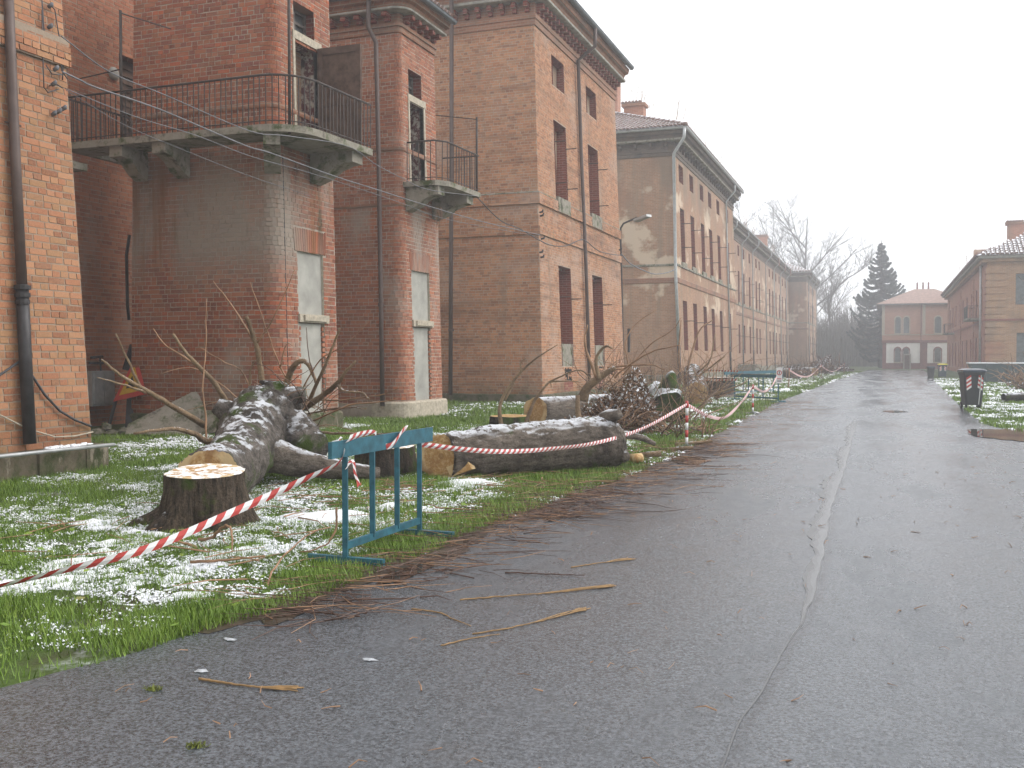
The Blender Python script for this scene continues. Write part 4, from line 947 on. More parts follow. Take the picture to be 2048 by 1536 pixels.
# ------------------------------------------------------------------ house closing the road
M['house_f'] = brick_tex_mat('pinkish_house_brick', srgb(164,120,100), srgb(182,138,116), (.42,.35,.3,1), [])
M['red_trim'] = plain('red_brick_trim', (.21,.085,.07,1), .85, 0, .25, 3)
M['white_wall'] = plain('white_rendered_wall', (.78,.78,.76,1), .85, 0, .1, 1.5)
M['rooftile_f'] = plain('weathered_red_roof', (.30,.20,.165,1), .85, 0, .3, 3)
hf = thing('house', 'pink brick house with white ground floor closing the end of the road', 'house', (4, 140, 0))
fx0, fx1, fy0, fy1 = -.5, 9.5, 135.0, 147.0
MB().box(fx0, fx1, fy0, fy1, 3.3, 8.2).build('upper_wall', M['house_f'], hf); MB().box(fx0+.05, fx1-.05, fy0+.06, fy1-.05, 0, 3.299).build('lower_wall', M['red_trim'], hf)
for a, b in ((fx0+.5,3.95),(4.8,8.6)): MB().box(a, b, fy0+.0, fy0+.059, .75, 3.28).build('white_panel', M['white_wall'], hf)
def arched_window(parent, x, z0, z1, wd, y, surround, arch_h=.35):
    n = 8; pts = [(x-wd/2,z0),(x+wd/2,z0)]+[(x+wd/2*math.cos(math.pi*k/n), z1+arch_h*math.sin(math.pi*k/n)) for k in range(n+1)]
    w_ = MB(); w_.face([(px_, y-.05, pz) for px_, pz in pts]); 
    for i in range(len(pts)): (a0,b0),(a1,b1) = pts[i], pts[(i+1)%len(pts)]; w_.face([(a0,y-.05,b0),(a1,y-.05,b1),(a1,y,b1),(a0,y,b0)])
    w_ = w_.build('window', M['glass'], parent)
    s_ = MB(); ot = [(x+(wd/2+.16)*math.cos(math.pi*k/n), z1+(arch_h+.16)*math.sin(math.pi*k/n)) for k in range(n+1)]; it = [(x+(wd/2)*math.cos(math.pi*k/n), z1+arch_h*math.sin(math.pi*k/n)) for k in range(n+1)]
    for i in range(n): s_.face([(it[i][0],y-.09,it[i][1]),(ot[i][0],y-.09,ot[i][1]),(ot[i+1][0],y-.09,ot[i+1][1]),(it[i+1][0],y-.09,it[i+1][1])]).face([(ot[i][0],y-.09,ot[i][1]),(ot[i][0],y,ot[i][1]),(ot[i+1][0],y,ot[i+1][1]),(ot[i+1][0],y-.09,ot[i+1][1])])
    s_.build('arch', surround, w_); MB().box(x-wd/2-.15, x+wd/2+.15, y-.14, y-.051, z0-.15, z0-.002).build('sill', M['stone'], w_)
    for sx_ in (-1, 1): MB().box(x+sx_*(wd/2+.09)-.05, x+sx_*(wd/2+.09)+.05, y-.09, y-.002, z0, z1).build('jamb', surround, w_)
for x in (1.35,2.35): arched_window(hf, x, 4.5, 6.2, .62, fy0, M['stone'])
arched_window(hf, 6.0, 4.5, 6.2, .7, fy0, M['stone'])
for x in (1.35,2.35): arched_window(hf, x, .9, 2.3, .62, fy0, M['red_trim'])
arched_window(hf, 6.0, .9, 2.3, .7, fy0, M['red_trim'])
MB().box(2.0, 2.9, fy0-.5, fy0-.07, 0, 1.9).build('porch', M['plaster'], hf); MB().box(2.15, 2.75, fy0-.53, fy0-.501, 0, 1.75).build('door', M['wood_dark'], hf)
MB().box(fx0-.05, fx1+.05, fy0-.1, fy0-.002, 3.3, 3.62).build('string_course', M['red_trim'], hf); MB().box(fx0-.03, fx1+.03, fy0-.06, fy0-.002, 4.25, 4.36).build('string_course', M['stone'], hf)
for x in (fx0-.04, 4.2): MB().box(x, x+.35, fy0-.055, fy0-.002, 4.361, 8.2).build('pilaster', M['stone'], hf)
MB().tube([(4.05,fy0-.12,8.1),(4.05,fy0-.12,.1)], .06, 6).build('drainpipe', M['red_trim'], hf)
z0 = 8.2; ov = .7
R = MB(); mx = (fx0+fx1)/2; R.face([(fx0-ov,fy0-ov,z0),(fx1+ov,fy0-ov,z0),(mx+1.2,fy0+5,z0+2.1),(mx-1.2,fy0+5,z0+2.1)]).face([(fx0-ov,fy1+ov,z0),(fx0-ov,fy0-ov,z0),(mx-1.2,fy0+5,z0+2.1),(mx-1.2,fy1-5,z0+2.1)]).face([(fx1+ov,fy0-ov,z0),(fx1+ov,fy1+ov,z0),(mx+1.2,fy1-5,z0+2.1),(mx+1.2,fy0+5,z0+2.1)]).face([(fx1+ov,fy1+ov,z0),(fx0-ov,fy1+ov,z0),(mx-1.2,fy1-5,z0+2.1),(mx+1.2,fy1-5,z0+2.1)])
R.face([(mx-1.2,fy0+5,z0+2.1),(mx+1.2,fy0+5,z0+2.1),(mx+1.2,fy1-5,z0+2.1),(mx-1.2,fy1-5,z0+2.1)])
rf = R.build('roof', M['rooftile_f'], hf); MB().box(fx0-ov, fx1+ov, fy0-ov, fy1+ov, z0-.16, z0-.01).build('eave', M['wood_grey'], hf)
for x in (mx-1.7,mx-1.0,mx-.35): MB().tube([(x+.9,fy0+5.5,z0+1.8),(x+.9,fy0+5.5,z0+3.0)], [.12,.10], 7).build('chimney_pot', M['red_trim'], rf)
# ------------------------------------------------------------------ felled trees
def log_mesh(pts, rads, n=28, bump=.05, seed=0, cut0=None, cut1=None, flat=1.0):
    """lofted trunk; cut0/cut1 = face normals of sawn ends. returns side verts/faces and the two end rings"""
    pts = [Vector(p) for p in pts]; k = len(pts); V = []; rings = []
    for i, p in enumerate(pts):
        d = (pts[min(i+1,k-1)]-pts[max(i-1,0)]).normalized(); s = d.cross(Vector((0,0,1))).normalized(); u = s.cross(d)
        ring = []
        for j in range(n):
            a = 2*math.pi*j/n; nz = float(fbm(math.cos(a)*1.3+seed+i*.35, math.sin(a)*1.3+i*.3, 1.1))-.5; fl = float(vnoise(a*5/6.283*3+seed*3, i*.2, 1))-.5
            hf = float(vnoise(a*n*.16+seed*5, i*.55, 1))-.5+.6*(float(vnoise(a*n*.35, i*.9+seed, 1))-.5); rr = rads[i]*(1+bump*3.2*nz+bump*.8*fl)+.020*hf*min(1,rads[i]/.25); ring.append(p+s*math.cos(a)*rr+u*math.sin(a)*rr*flat)
        if i == 0 and cut0 is not None or i == k-1 and cut1 is not None:
            nn = Vector(cut0 if i == 0 else cut1).normalized(); ring = [q-d*((q-p).dot(nn)/d.dot(nn)) for q in ring]
        rings.append(ring); V += ring
    F_ = []
    for i in range(k-1):
        for j in range(n): j2 = (j+1)%n; F_.append([i*n+j, i*n+j2, (i+1)*n+j2, (i+1)*n+j])
    return V, F_, rings
def interp_path(ctrl, m):
    """smooth (Catmull-Rom) resample of control points (x,y,z,r)"""
    c = [np.array(q, dtype=float) for q in ctrl]; c = [2*c[0]-c[1]]+c+[2*c[-1]-c[-2]]; res = []
    ns = len(c)-3
    for i in range(m):
        t = i/(m-1)*ns; s = min(int(t), ns-1); t -= s; a, b, d, e = c[s:s+4]
        res.append(.5*((2*b)+(-a+d)*t+(2*a-5*b+4*d-e)*t*t+(-a+3*b-3*d+e)*t**3))
    return res
def log_thing(name, label, ctrl, mat, cut0=None, cut1=None, m=40, bump=.05, seed=0, cat='log', cutmat='cut', loc=None, group=None, flat=1.0, n=56):
    o = thing(name, label, cat, loc or (ctrl[0][0], ctrl[0][1], 0), group)
    q = interp_path(ctrl, m); V, F_, R = log_mesh([p[:3] for p in q], [p[3] for p in q], n, bump, seed, cut0, cut1, flat)
    mkobj('trunk', V, F_, M[mat], o, True)
    for ring, has, fl in ((R[0], cut0, True), (R[-1], cut1, False)):
        cc = sum(ring, Vector())/len(ring); nn = Vector(has).normalized() if has is not None else Vector((0,0,0))
        cap = MB(); b = [cc]+[cc+(p-cc)*.55+nn*rnd(0,.004) for p in ring]+[p for p in ring]; nr = len(ring); fc = []
        for j in range(nr): j2 = (j+1)%nr; fc += [[0,1+j,1+j2], [1+j,1+nr+j,1+nr+j2,1+j2]]
        if fl: fc = [f[::-1] for f in fc]
        mkobj('cut_face' if has is not None else 'broken_end', b, fc, M[cutmat] if has is not None else M[mat], o)
    return o
def stump(name, label, x, y, r, h, seed, cutmat='cut_snow', mat='bark_stump', flare=1.3, tilt=(0,0,1), group='sawn stumps'):
    o = thing(name, label, 'stump', (x,y,0), group); n = 96; V = []; F_ = []; hs = [-.05,.04,.10,.18,.28,.38,.48,.58,.68,.78,.88,.95,1.0]
    for i, t in enumerate(hs):
        for j in range(n):
            a = 2*math.pi*j/n; f = 1+(flare-1)*max(0,1-t)**2.2; lob = float(vnoise(math.cos(a)*2+seed, math.sin(a)*2+seed, 1))-.5; rib = float(vnoise(a*14, t*2.2+seed, 1))-.5+.5*(float(vnoise(a*30, t*3+seed, 1))-.5)
            rr = r*f*(1+lob*(.16+.7*(1-t)**3)+.07*rib); zz = t*h
            if i == len(hs)-1: zz += .02*lob-(tilt[0]*math.cos(a)+tilt[1]*math.sin(a))*r
            V.append((x+rr*math.cos(a), y+rr*math.sin(a), zz))
    for i in range(len(hs)-1):
        for j in range(n): j2 = (j+1)%n; F_.append([i*n+j, i*n+j2, (i+1)*n+j2, (i+1)*n+j])
    mkobj('stump_bark', V, F_, M[mat], o, True)
    top = [Vector(v) for v in V[-n:]]; cc = sum(top, Vector())/n; b = [cc]+[cc+(p-cc)*.6+Vector((0,0,.006)) for p in top]+[cc+(p-cc)*.985+Vector((0,0,.004)) for p in top]+top; fc = []
    for j in range(n): j2 = (j+1)%n; fc += [[0,1+j,1+j2],[1+j,1+n+j,1+n+j2,1+j2],[1+n+j,1+2*n+j,1+2*n+j2,1+n+j2]]
    mkobj('cut_face', b, fc, M[cutmat], o); return o
def branch(parent, pix, r0, r1, mat='twig_pale', name='branch', n=7, sub=5):
    """branch through surveyed points (px, py, distance)"""
    c = [tuple(PD(*p))+(.8*(r0+(r1-r0)*i/(len(pix)-1)),) for i, p in enumerate(pix)]
    q = interp_path(c, sub*(len(c)-1)+1); q = [(p[0]+rnd(-.006,.006), p[1], p[2]+rnd(-.006,.006), p[3]) for p in q]
    return MB().tube([p[:3] for p in q], [max(.003, p[3]) for p in q], n, jit=.08).build(name, M[mat], parent, True)

# first stump and the trunk felled behind it
st1 = stump('tree_stump', 'big dark stump with pale sawn top in front of the nearest felled trunk', -5.53, 7.17, .335, .46, 3.0, tilt=(.03,-.06,1), flare=1.25)
for a, L in ((3.7,.30),(4.4,.18),(5.6,.2)):
    d = Vector((math.cos(a), math.sin(a), 0)); p = Vector((-5.53,7.17,.07)); MB().tube([p+d*.28+Vector((0,0,.02)), p+d*.42-Vector((0,0,.02)), p+d*(.42+L*.5)-Vector((0,0,.06)), p+d*(.42+L)-Vector((0,0,.14))], [.11,.085,.06,.03], 9, jit=.2).build('root', M['bark_stump'], st1, True)
lg1 = log_thing('felled_tree', 'snow dusted grey trunk with a crown of splayed branches behind the first stump',
    [(-5.83,7.62,.32,.30), (-6.2,8.4,.33,.30), (-6.6,9.2,.40,.33), (-6.95,9.9,.53,.40), (-7.12,10.45,.72,.43), (-7.1,10.72,.96,.30), (-7.05,10.8,1.08,.13)], 'bark', cut0=(.25,-.96,.1), m=80, bump=.09, seed=4, cat='tree trunk', n=88)
log_side = [((-6.75,10.4,.60,.26), (-6.5,10.25,.44,.25), (-6.28,10.15,.36,.21)), ((-6.5,9.6,.34,.20), (-6.1,9.85,.22,.14), (-5.75,10.1,.15,.10), (-5.5,10.3,.11,.07)), ((-7.0,10.5,.9,.16), (-6.8,10.55,.98,.12), (-6.68,10.6,1.0,.09)), ((-7.3,10.2,.7,.18), (-7.5,10.1,.82,.13), (-7.58,10.05,.88,.09))]
for i, cpt in enumerate(log_side):
    q = interp_path(cpt, 20); V, F_, R = log_mesh([p[:3] for p in q], [p[3] for p in q], 40, .09, 8+i); t = mkobj('limb_stub', V+[sum(R[-1], Vector())/40], F_+[[19*40+j, 19*40+(j+1)%40, 20*40] for j in range(40)], M['bark'] if i != 1 else M['bark_log'], lg1, True)
BR = [  # thick pale shoots, then thinner ones
 ([(528,795,13.3),(522,745,13.2),(512,690,13.1),(492,632,13.0)], .055,.035,'twig_pale'), ([(512,690,13.1),(470,620,13.2),(427,563,13.4)], .02,.008,'twig'), ([(513,688,13.1),(545,640,12.9),(590,540,12.7)], .018,.006,'twig'),
 ([(462,835,12.6),(445,790,12.3),(410,745,12.1),(375,710,12.0),(345,668,11.9)], .05,.02,'twig_pale'), ([(405,742,12.1),(370,715,12.2),(330,690,12.3),(307,658,12.4)], .02,.008,'twig'),
 ([(408,850,11.9),(350,815,11.4),(290,780,11.0),(240,750,10.8),(203,718,10.7)], .05,.012,'twig_pale'), ([(285,783,11.0),(255,720,10.9),(232,668,10.8)], .022,.010,'twig_pale'), ([(290,785,11.0),(255,772,10.7),(196,755,10.4)], .02,.008,'twig_pale'),
 ([(445,883,11.3),(410,882,11.0),(390,868,10.8),(340,858,10.4),(268,866,9.9)], .06,.015,'twig_pale'), ([(412,884,11.0),(412,840,11.0),(405,780,11.0),(411,700,11.1),(412,598,11.2)], .016,.006,'twig'),
 ([(570,775,13.2),(585,735,13.0),(605,722,12.9),(620,735,12.8),(632,765,12.7)], .06,.022,'twig_pale'), ([(632,765,12.7),(618,712,12.8),(612,655,12.9)], .012,.005,'twig_dark'),
 ([(610,815,12.6),(640,795,12.4),(672,770,12.2),(690,745,12.1),(712,722,12.0)], .06,.014,'twig_pale'), ([(675,770,12.2),(690,783,12.0),(722,785,11.8),(738,798,11.6)], .028,.012,'twig_pale'),
 ([(615,810,12.8),(632,770,12.6),(655,720,12.4),(670,682,12.3),(680,656,12.2)], .035,.014,'twig_pale'), ([(585,780,13.4),(555,720,13.4),(530,650,13.4),(500,565,13.4)], .016,.006,'twig'),
 ([(598,790,13.0),(640,720,12.6),(690,690,12.4),(738,642,12.2)], .014,.004,'twig'), ([(600,800,12.9),(680,800,12.2),(760,790,11.6),(800,775,11.3)], .014,.005,'twig'), ([(620,845,12.3),(700,810,11.8),(757,805,11.4),(795,797,11.2)], .016,.005,'twig'),
 ([(640,865,11.9),(700,867,11.3),(765,868,10.9),(845,862,10.4)], .022,.008,'twig_pale'), ([(560,735,13.3),(572,690,13.2),(586,690,13.2)], .012,.005,'twig'), ([(505,785,13.2),(480,740,13.0),(450,725,12.9),(395,692,12.7)], .014,.005,'twig'),
 ([(500,790,13.2),(500,745,13.2),(510,720,13.1)], .02,.01,'twig_pale'), ([(480,800,13.0),(430,760,12.8),(380,735,12.6),(318,748,12.4)], .013,.004,'twig'), ([(605,830,12.5),(680,815,12.0),(733,818,11.7)], .016,.006,'twig_pale')]
for pix, r0, r1, m in BR: branch(lg1, pix, r0, r1, m)
for i in range(46):                                   # fine shoots round the crown
    bx, by = rnd(500,640), rnd(785,880); d0 = rnd(12.0,13.2); a = rnd(-.5, 3.6); L = rnd(50,150)
    branch(lg1, [(bx,by,d0), (bx+L*.5*math.cos(a)+rnd(-12,12), by-L*.5*math.sin(a)+rnd(-10,10), d0-rnd(0,.3)), (bx+L*math.cos(a), by-L*math.sin(a)*.8+rnd(0,20), d0-rnd(0,.6))], rnd(.006,.011), .003, random.choice(['twig','twig','twig_dark']), 'shoot', 4, 3)

# second stump behind the barrier and its long log
stump('tree_stump', 'dark flat-topped stump seen through the bars of the teal barrier', -5.78, 10.95, .36, .36, 9.0, flare=1.2, cutmat='cut_snow')
lg2 = log_thing('felled_log', 'long grey log with snowy top lying behind the striped tape', [(-5.0,10.95,.26,.265), (-4.6,11.4,.30,.30), (-4.15,11.85,.32,.32), (-3.7,12.3,.335,.335), (-3.42,12.62,.34,.34), (-3.3,12.75,.36,.24)], 'bark_log', cut0=(-.05,-1,.0), m=70, bump=.05, seed=12, n=80)
MB().boxf((-4.86,10.9,.02), (.25,.05,.1), (-.05,-.02,.12), (.02,.08,0)).build('split_wood', M['cut'], lg2)
for cpt in (((-3.5,12.6,.55,.12), (-3.35,12.55,.68,.10), (-3.2,12.5,.72,.07)), ((-3.5,12.9,.42,.07), (-3.35,13.3,.40,.055), (-3.2,13.7,.33,.045), (-3.1,14.1,.22,.03)), ((-3.35,12.7,.3,.12), (-3.2,12.6,.2,.1), (-3.12,12.5,.16,.06))):
    q = interp_path(cpt, 8); MB().tube([p[:3] for p in q], [p[3] for p in q], 12, jit=.12).build('limb_stub', M['bark_log'], lg2, True)
# log litter at its end
for i, (x, y, r, l, a, m) in enumerate([(1262,930,.075,.16,.6,'cut'), (1240,927,.06,.12,2.4,'cut'), (1280,918,.05,.3,.2,'twig_pale'), (1225,915,.05,.25,1.2,'twig_pale'), (1320,905,.035,.5,.15,'twig_pale'), (1350,893,.03,.6,.3,'twig_pale')]):
    p = G(x, y); d = Vector((math.cos(a), math.sin(a), rnd(0,.2)))*l; o = thing('wood_chunk', ['pale yellow sawn block beside the end of the long log', 'small cut block left of the yellow sawn block', 'short peeled stick behind the yellow block', 'peeled stick touching the end of the long log', 'peeled stick pointing at the striped post', 'longer peeled stick by the striped post foot'][i], 'wood', p)
    MB().tube([p+Vector((0,0,r)), p+d+Vector((0,0,r*1.1))], [r, r*.85], 10, jit=.1).build('chunk', M[m], o, True)

def thicket(name, label, cpx, wpx, y0, hpx, dep, n, cat='brush', mats=('twig','twig','twig_pale','twig_dark'), thick=(.008,.02)):
    o = thing(name, label, cat, PD(cpx, y0, dep))
    for i in range(n):
        bx = cpx+rnd(-wpx,wpx); d0 = dep+rnd(-1.2,1.2); a = rnd(.25,2.9); L = hpx*rnd(.4,1.1); sg = rnd(-.4,.4)
        branch(o, [(bx,y0+rnd(-12,8),d0), (bx+L*.5*math.cos(a), y0-L*.55*math.sin(a), d0+rnd(-.3,.3)), (bx+L*math.cos(a+sg)*1.0, y0-L*math.sin(a+sg)*.95, d0+rnd(-.6,.6))], rnd(*thick), .004, random.choice(mats), 'shoot', 4, 3)
    return o
# third group: stump, sawn log and heap of dead leaves
stump('tree_stump', 'low wide stump with pale top near the tan block', -7.42, 19.7, .42, .22, 15.0, flare=1.1, cutmat='cut')
log_thing('felled_log', 'short sawn log with round cut end behind the low wide stump', [(-7.05,20.3,.30,.29), (-6.6,20.75,.30,.30), (-5.9,21.3,.32,.32), (-5.4,21.7,.34,.33)], 'bark_log', cut0=(-.3,-1,.05), m=16, seed=20)
def leaf_heap(o, c, rx, ry, rz, n, size, mat='leaf_dead', name='leaves', snow=.12):
    P = RS.normal(size=(n,3)); P /= np.linalg.norm(P, axis=1)[:,None]; P *= (RS.rand(n,1)**.25); P[:,2] = np.abs(P[:,2])
    lump = .55+.9*vnoise(P[:,0]*2.6+c[0], P[:,1]*2.6+P[:,2]*2.1, 1)
    P = np.array(c)+P*np.array([rx,ry,rz])*lump[:,None]
    A = RS.normal(size=(n,3)); A /= np.linalg.norm(A,axis=1)[:,None]; B = np.cross(A, RS.normal(size=(n,3))); B /= np.linalg.norm(B,axis=1)[:,None]; s = size*(.5+RS.rand(n,1))
    V = np.stack([P-A*s, P+B*s*.5, P+A*s, P-B*s*.5], 1).reshape(-1,3); V[:,2] = np.maximum(V[:,2], .008)
    idx = RS.rand(n) < snow*(1+3*(P[:,2] > c[2]+rz*.45)); F4 = np.arange(n*4).reshape(-1,4)
    tag(bigmesh(name, V, F4[~idx], M[mat], o), kind='stuff')
    if idx.any(): tag(bigmesh('leaf_snow', V+np.array([0,0,.012]), F4[idx], M['snow'], o), kind='stuff')
lh = thing('leaf_heap', 'brown heap of dead leaves and snow behind the long log', 'leaf heap', (-4.75,18.6,0))
leaf_heap(lh, (-4.75,18.75,.02), .78, .7, 1.0, 9000, .036, snow=.05); leaf_heap(lh, (-5.5,19.3,.02), .5, .5, .4, 1500, .036, snow=.05)
for pix, r0, r1, m in [([(1165,800,18.9),(1180,770,18.8),(1230,735,18.6)], .14,.06,'twig_pale'), ([(1200,760,18.6),(1192,720,18.6),(1210,693,18.5),(1225,697,18.4)], .05,.02,'twig_pale'), ([(1195,760,18.7),(1170,690,18.8),(1175,650,18.8)], .04,.012,'twig'),
   ([(1230,755,18.6),(1245,740,18.5),(1300,705,18.2),(1360,690,17.9)], .03,.01,'twig'), ([(1225,750,18.7),(1225,735,18.7),(1300,730,18.3),(1330,740,18.1)], .03,.012,'twig'), ([(1245,750,18.6),(1300,690,18.4),(1345,660,18.2),(1362,635,18.1)], .016,.006,'twig'),
   ([(1180,850,18.5),(1160,845,18.3),(1155,790,18.3)], .10,.05,'twig_pale'), ([(1220,870,18.0),(1262,868,17.6),(1300,880,17.2)], .07,.03,'bark_log'), ([(1215,735,18.8),(1255,735,18.9),(1250,690,18.9),(1270,650,19),(1312,620,19)], .022,.008,'twig')]: branch(lh, pix, r0, r1, m)
for pix, r0, r1, m in [([(1003,850,20.4),(1000,810,20.4),(1020,770,20.3),(1055,715,20.2),(1115,690,20.1)], .055,.012,'twig_pale'), ([(1040,745,20.3),(1045,720,20.3),(1055,716,20.3)], .02,.01,'twig')]:
    pass
thicket('brush_tangle', 'wiry shoots bristling out of the brown leaf heap', 1235, 45, 845, 85, 18.6, 70, mats=('twig','twig','twig_dark'), thick=(.005,.012)); sa = thing('cut_sapling', 'forked bare sapling rising from the low wide stump', 'sapling', PD(1003,852,20.6)); branch(sa, [(1003,852,20.6),(1000,810,20.6),(1025,765,20.5),(1065,722,20.4),(1115,690,20.3)], .06,.012,'twig_pale'); branch(sa, [(1042,745,20.4),(1042,725,20.4),(1052,716,20.4)], .025,.01); branch(sa, [(1010,800,20.6),(1028,765,20.6),(1024,752,20.6)], .03,.012)
sb = thing('cut_sapling', 'bent bare branch leaning up behind the long log', 'sapling', PD(1052,845,19.6)); branch(sb, [(1052,845,19.6),(1070,800,19.6),(1098,764,19.5)], .05,.03,'twig_pale'); branch(sb, [(1098,764,19.5),(1130,762,19.4),(1160,764,19.3)], .025,.01,'twig_pale'); branch(sb, [(1098,764,19.5),(1140,745,19.3),(1165,742,19.3),(1190,770,19.3)], .022,.014); branch(sb, [(1100,764,19.5),(1103,775,19.5)], .02,.01)

# mossy trunk and the snowy upright log beyond it
lg5 = log_thing('felled_tree', 'mossy green trunk with snowy flank beside the leaf heap', [(-4.45,21.6,.30,.40), (-4.6,22.1,.40,.42), (-4.85,22.8,.45,.42), (-5.1,23.4,.45,.40)], 'bark_moss', m=14, bump=.10, seed=31, cat='tree trunk')
q = interp_path([(-4.55,22.0,.5,.30), (-4.5,22.0,.85,.2), (-4.45,22.0,1.05,.11), (-4.4,22.0,1.12,.06)], 8); MB().tube([p[:3] for p in q], [p[3] for p in q], 14, jit=.12).build('limb_stub', M['bark_moss'], lg5, True)
lg6 = log_thing('felled_tree', 'snow covered trunk with round brown sawn end tilted up by the fourth block', [(-5.35,30.2,.36,.33), (-5.5,31.0,.55,.34), (-5.75,31.9,.80,.34), (-5.9,32.6,.98,.28)], 'bark', cut0=(.25,-1,0), m=14, seed=40, cat='tree trunk')
stump('tree_stump', 'tall dark stump behind the tape near the far teal barriers', -5.7, 37.0, .5, .72, 51.0, flare=1.15, mat='bark_far', cutmat='cut_snow')
stump('tree_stump', 'small dark stump right of the tall dark stump', -6.2, 39.8, .42, .55, 56.0, flare=1.15, mat='bark_far', cutmat='cut_snow')
for pix, r0, r1, m in [([(1375,740,30),(1385,700,30),(1400,660,30),(1425,640,30)], .05,.02,'twig'), ([(1395,745,30.5),(1420,720,30),(1430,668,30)], .04,.02,'twig_pale'), ([(1360,745,30),(1358,700,30),(1362,640,30)], .045,.02,'twig'), ([(1400,750,29),(1450,712,28.5)], .04,.02,'twig_pale'), ([(1410,800,28),(1430,788,27.5),(1480,770,27),(1500,755,27)], .04,.012,'twig_pale')]: branch(lg6, pix, r0, r1, m)
# tangled shoots between the logs, each bush its own thing
thicket('brush_tangle', 'tangle of bare shoots around the mossy trunk', 1330, 55, 840, 140, 22.5, 110); thicket('brush_tangle', 'tangle of thin shoots in front of the tan block corner', 1255, 60, 790, 130, 25, 80)
thicket('brush_tangle', 'bare shoots around the snow covered trunk', 1400, 40, 800, 140, 30, 80); thicket('brush_tangle', 'low bare shoots between the mossy trunk and striped post', 1370, 55, 868, 70, 18.5, 70)
thicket('brush_tangle', 'fine bare shoots at the foot of the recessed wing', 1490, 40, 745, 45, 62, 30, thick=(.01,.025)); thicket('brush_tangle', 'pale scrub below the last block of the row', 1585, 40, 738, 50, 88, 60, thick=(.012,.03))
thicket('brush_tangle', 'dark scrub heap at the far end of the verge', 1650, 35, 735, 45, 84, 60, mats=('twig_dark','twig_dark','twig'), thick=(.015,.035))
for i, (x, y, yy, r, L, lab) in enumerate([(1592,758,745,.36,2.4,'far felled trunk with snow beside the sagging tape'), (1628,752,738,.34,2.2,'dark far trunk lying beyond the second tape'), (1575,750,742,.3,2.0,'small far log left of the sagging tape')]):
    p = G(x, y); log_thing('felled_log', lab, [(p.x,p.y,r*.9,r), (p.x-.5,p.y+L*.5,r,r*1.05), (p.x-.9,p.y+L,r*1.1,r*.9)], 'bark_far', cut0=(.3,-1,0), m=8, seed=60+i, n=14, cutmat='cut' if i == 1 else 'bark_far')
for lab, px_, py_, rr_, hh_ in (('dark heap of roots and leaves by the far sagging tape', 1605, 754, 1.0, .9), ('tall dark root heap near the end of the verge', 1655, 748, 1.1, 1.5), ('low dark heap beyond the tall root heap', 1690, 744, 1.2, .7)):
    p = G(px_, py_); o = thing('root_heap', lab, 'brush', p); leaf_heap(o, (p.x-.6,p.y+.8,0), rr_, rr_, hh_, 1600, .11, 'twig_dark', 'roots', .06)
thicket('brush_tangle', 'dark twigs over the far felled trunks', 1610, 40, 752, 40, 62, 55, mats=('twig_dark','twig_dark','twig'), thick=(.012,.03))

# ------------------------------------------------------------------ barriers, posts, tape, signs
M['teal'] = plain('teal_paint', (.022,.105,.14,1), .5, 0, .35, 14, .4)
M['red'] = plain('red_plastic', (.46,.06,.05,1), .45, 0, .12, 10); M['white'] = plain('white_plastic', (.74,.73,.72,1), .45, 0, .06, 10); M['black'] = plain('black_rubber', (.022,.022,.024,1), .6, 0, .3, 10)
def barrier(label, A, B, h=.87, feet=.30):
    A = Vector((A[0],A[1],0)); B = Vector((B[0],B[1],0)); d = (B-A).normalized(); s = Vector((d.y,-d.x,0)); L = (B-A).length; o = thing('barrier', label, 'barrier', (A+B)/2, 'teal metal barriers')
    up = lambda p, z: p+Vector((0,0,z))
    MB().bar(up(A-d*.20,h-.055), up(B+d*.22,h-.055), .03, .115).build('top_rail', M['teal'], o); MB().bar(up(A,.13), up(B,.13), .03, .05).build('lower_rail', M['teal'], o)
    for i in range(4): p = A+d*L*i/3; MB().bar(up(p,.04 if i in (0,3) else .13), up(p,h-.113), .036, .036, up=(1,.3,0)).build('upright', M['teal'], o)
    for p in (A, B): MB().bar(up(p-s*feet,.03), up(p+s*feet,.03), .045, .05).build('foot', M['teal'], o)
    return o
barrier('near teal metal barrier standing on the grass edge with tape wound over it', (-3.54,6.13), (-3.53,7.3))
barrier('far teal barrier facing the road behind the second striped post', (-4.85,34.7), (-3.25,33.2), .9); barrier('far teal barrier parallel to the wall behind the second striped post', (-5.6,38.0), (-4.3,42.0), .92)
def striped_post(label, x, y, h=.76):
    o = thing('striped_post', label, 'post', (x,y,0), 'red and white posts'); n = 6
    MB().tube([(x,y,.0),(x,y,.03),(x,y,.06)], [.16,.15,.05], 18).build('base', M['black'], o)
    for i in range(n): MB().tube([(x,y,.06+(h-.06)*i/n),(x,y,.06+(h-.06)*(i+1)/n)], .024, 10).build('stripe', M['red' if i % 2 else 'white'], o, True)
    return o
striped_post('nearer red and white striped post on a black base at the road edge', -2.97, 15.9); striped_post('farther red and white striped post on the snowy verge', -3.17, 26.0)
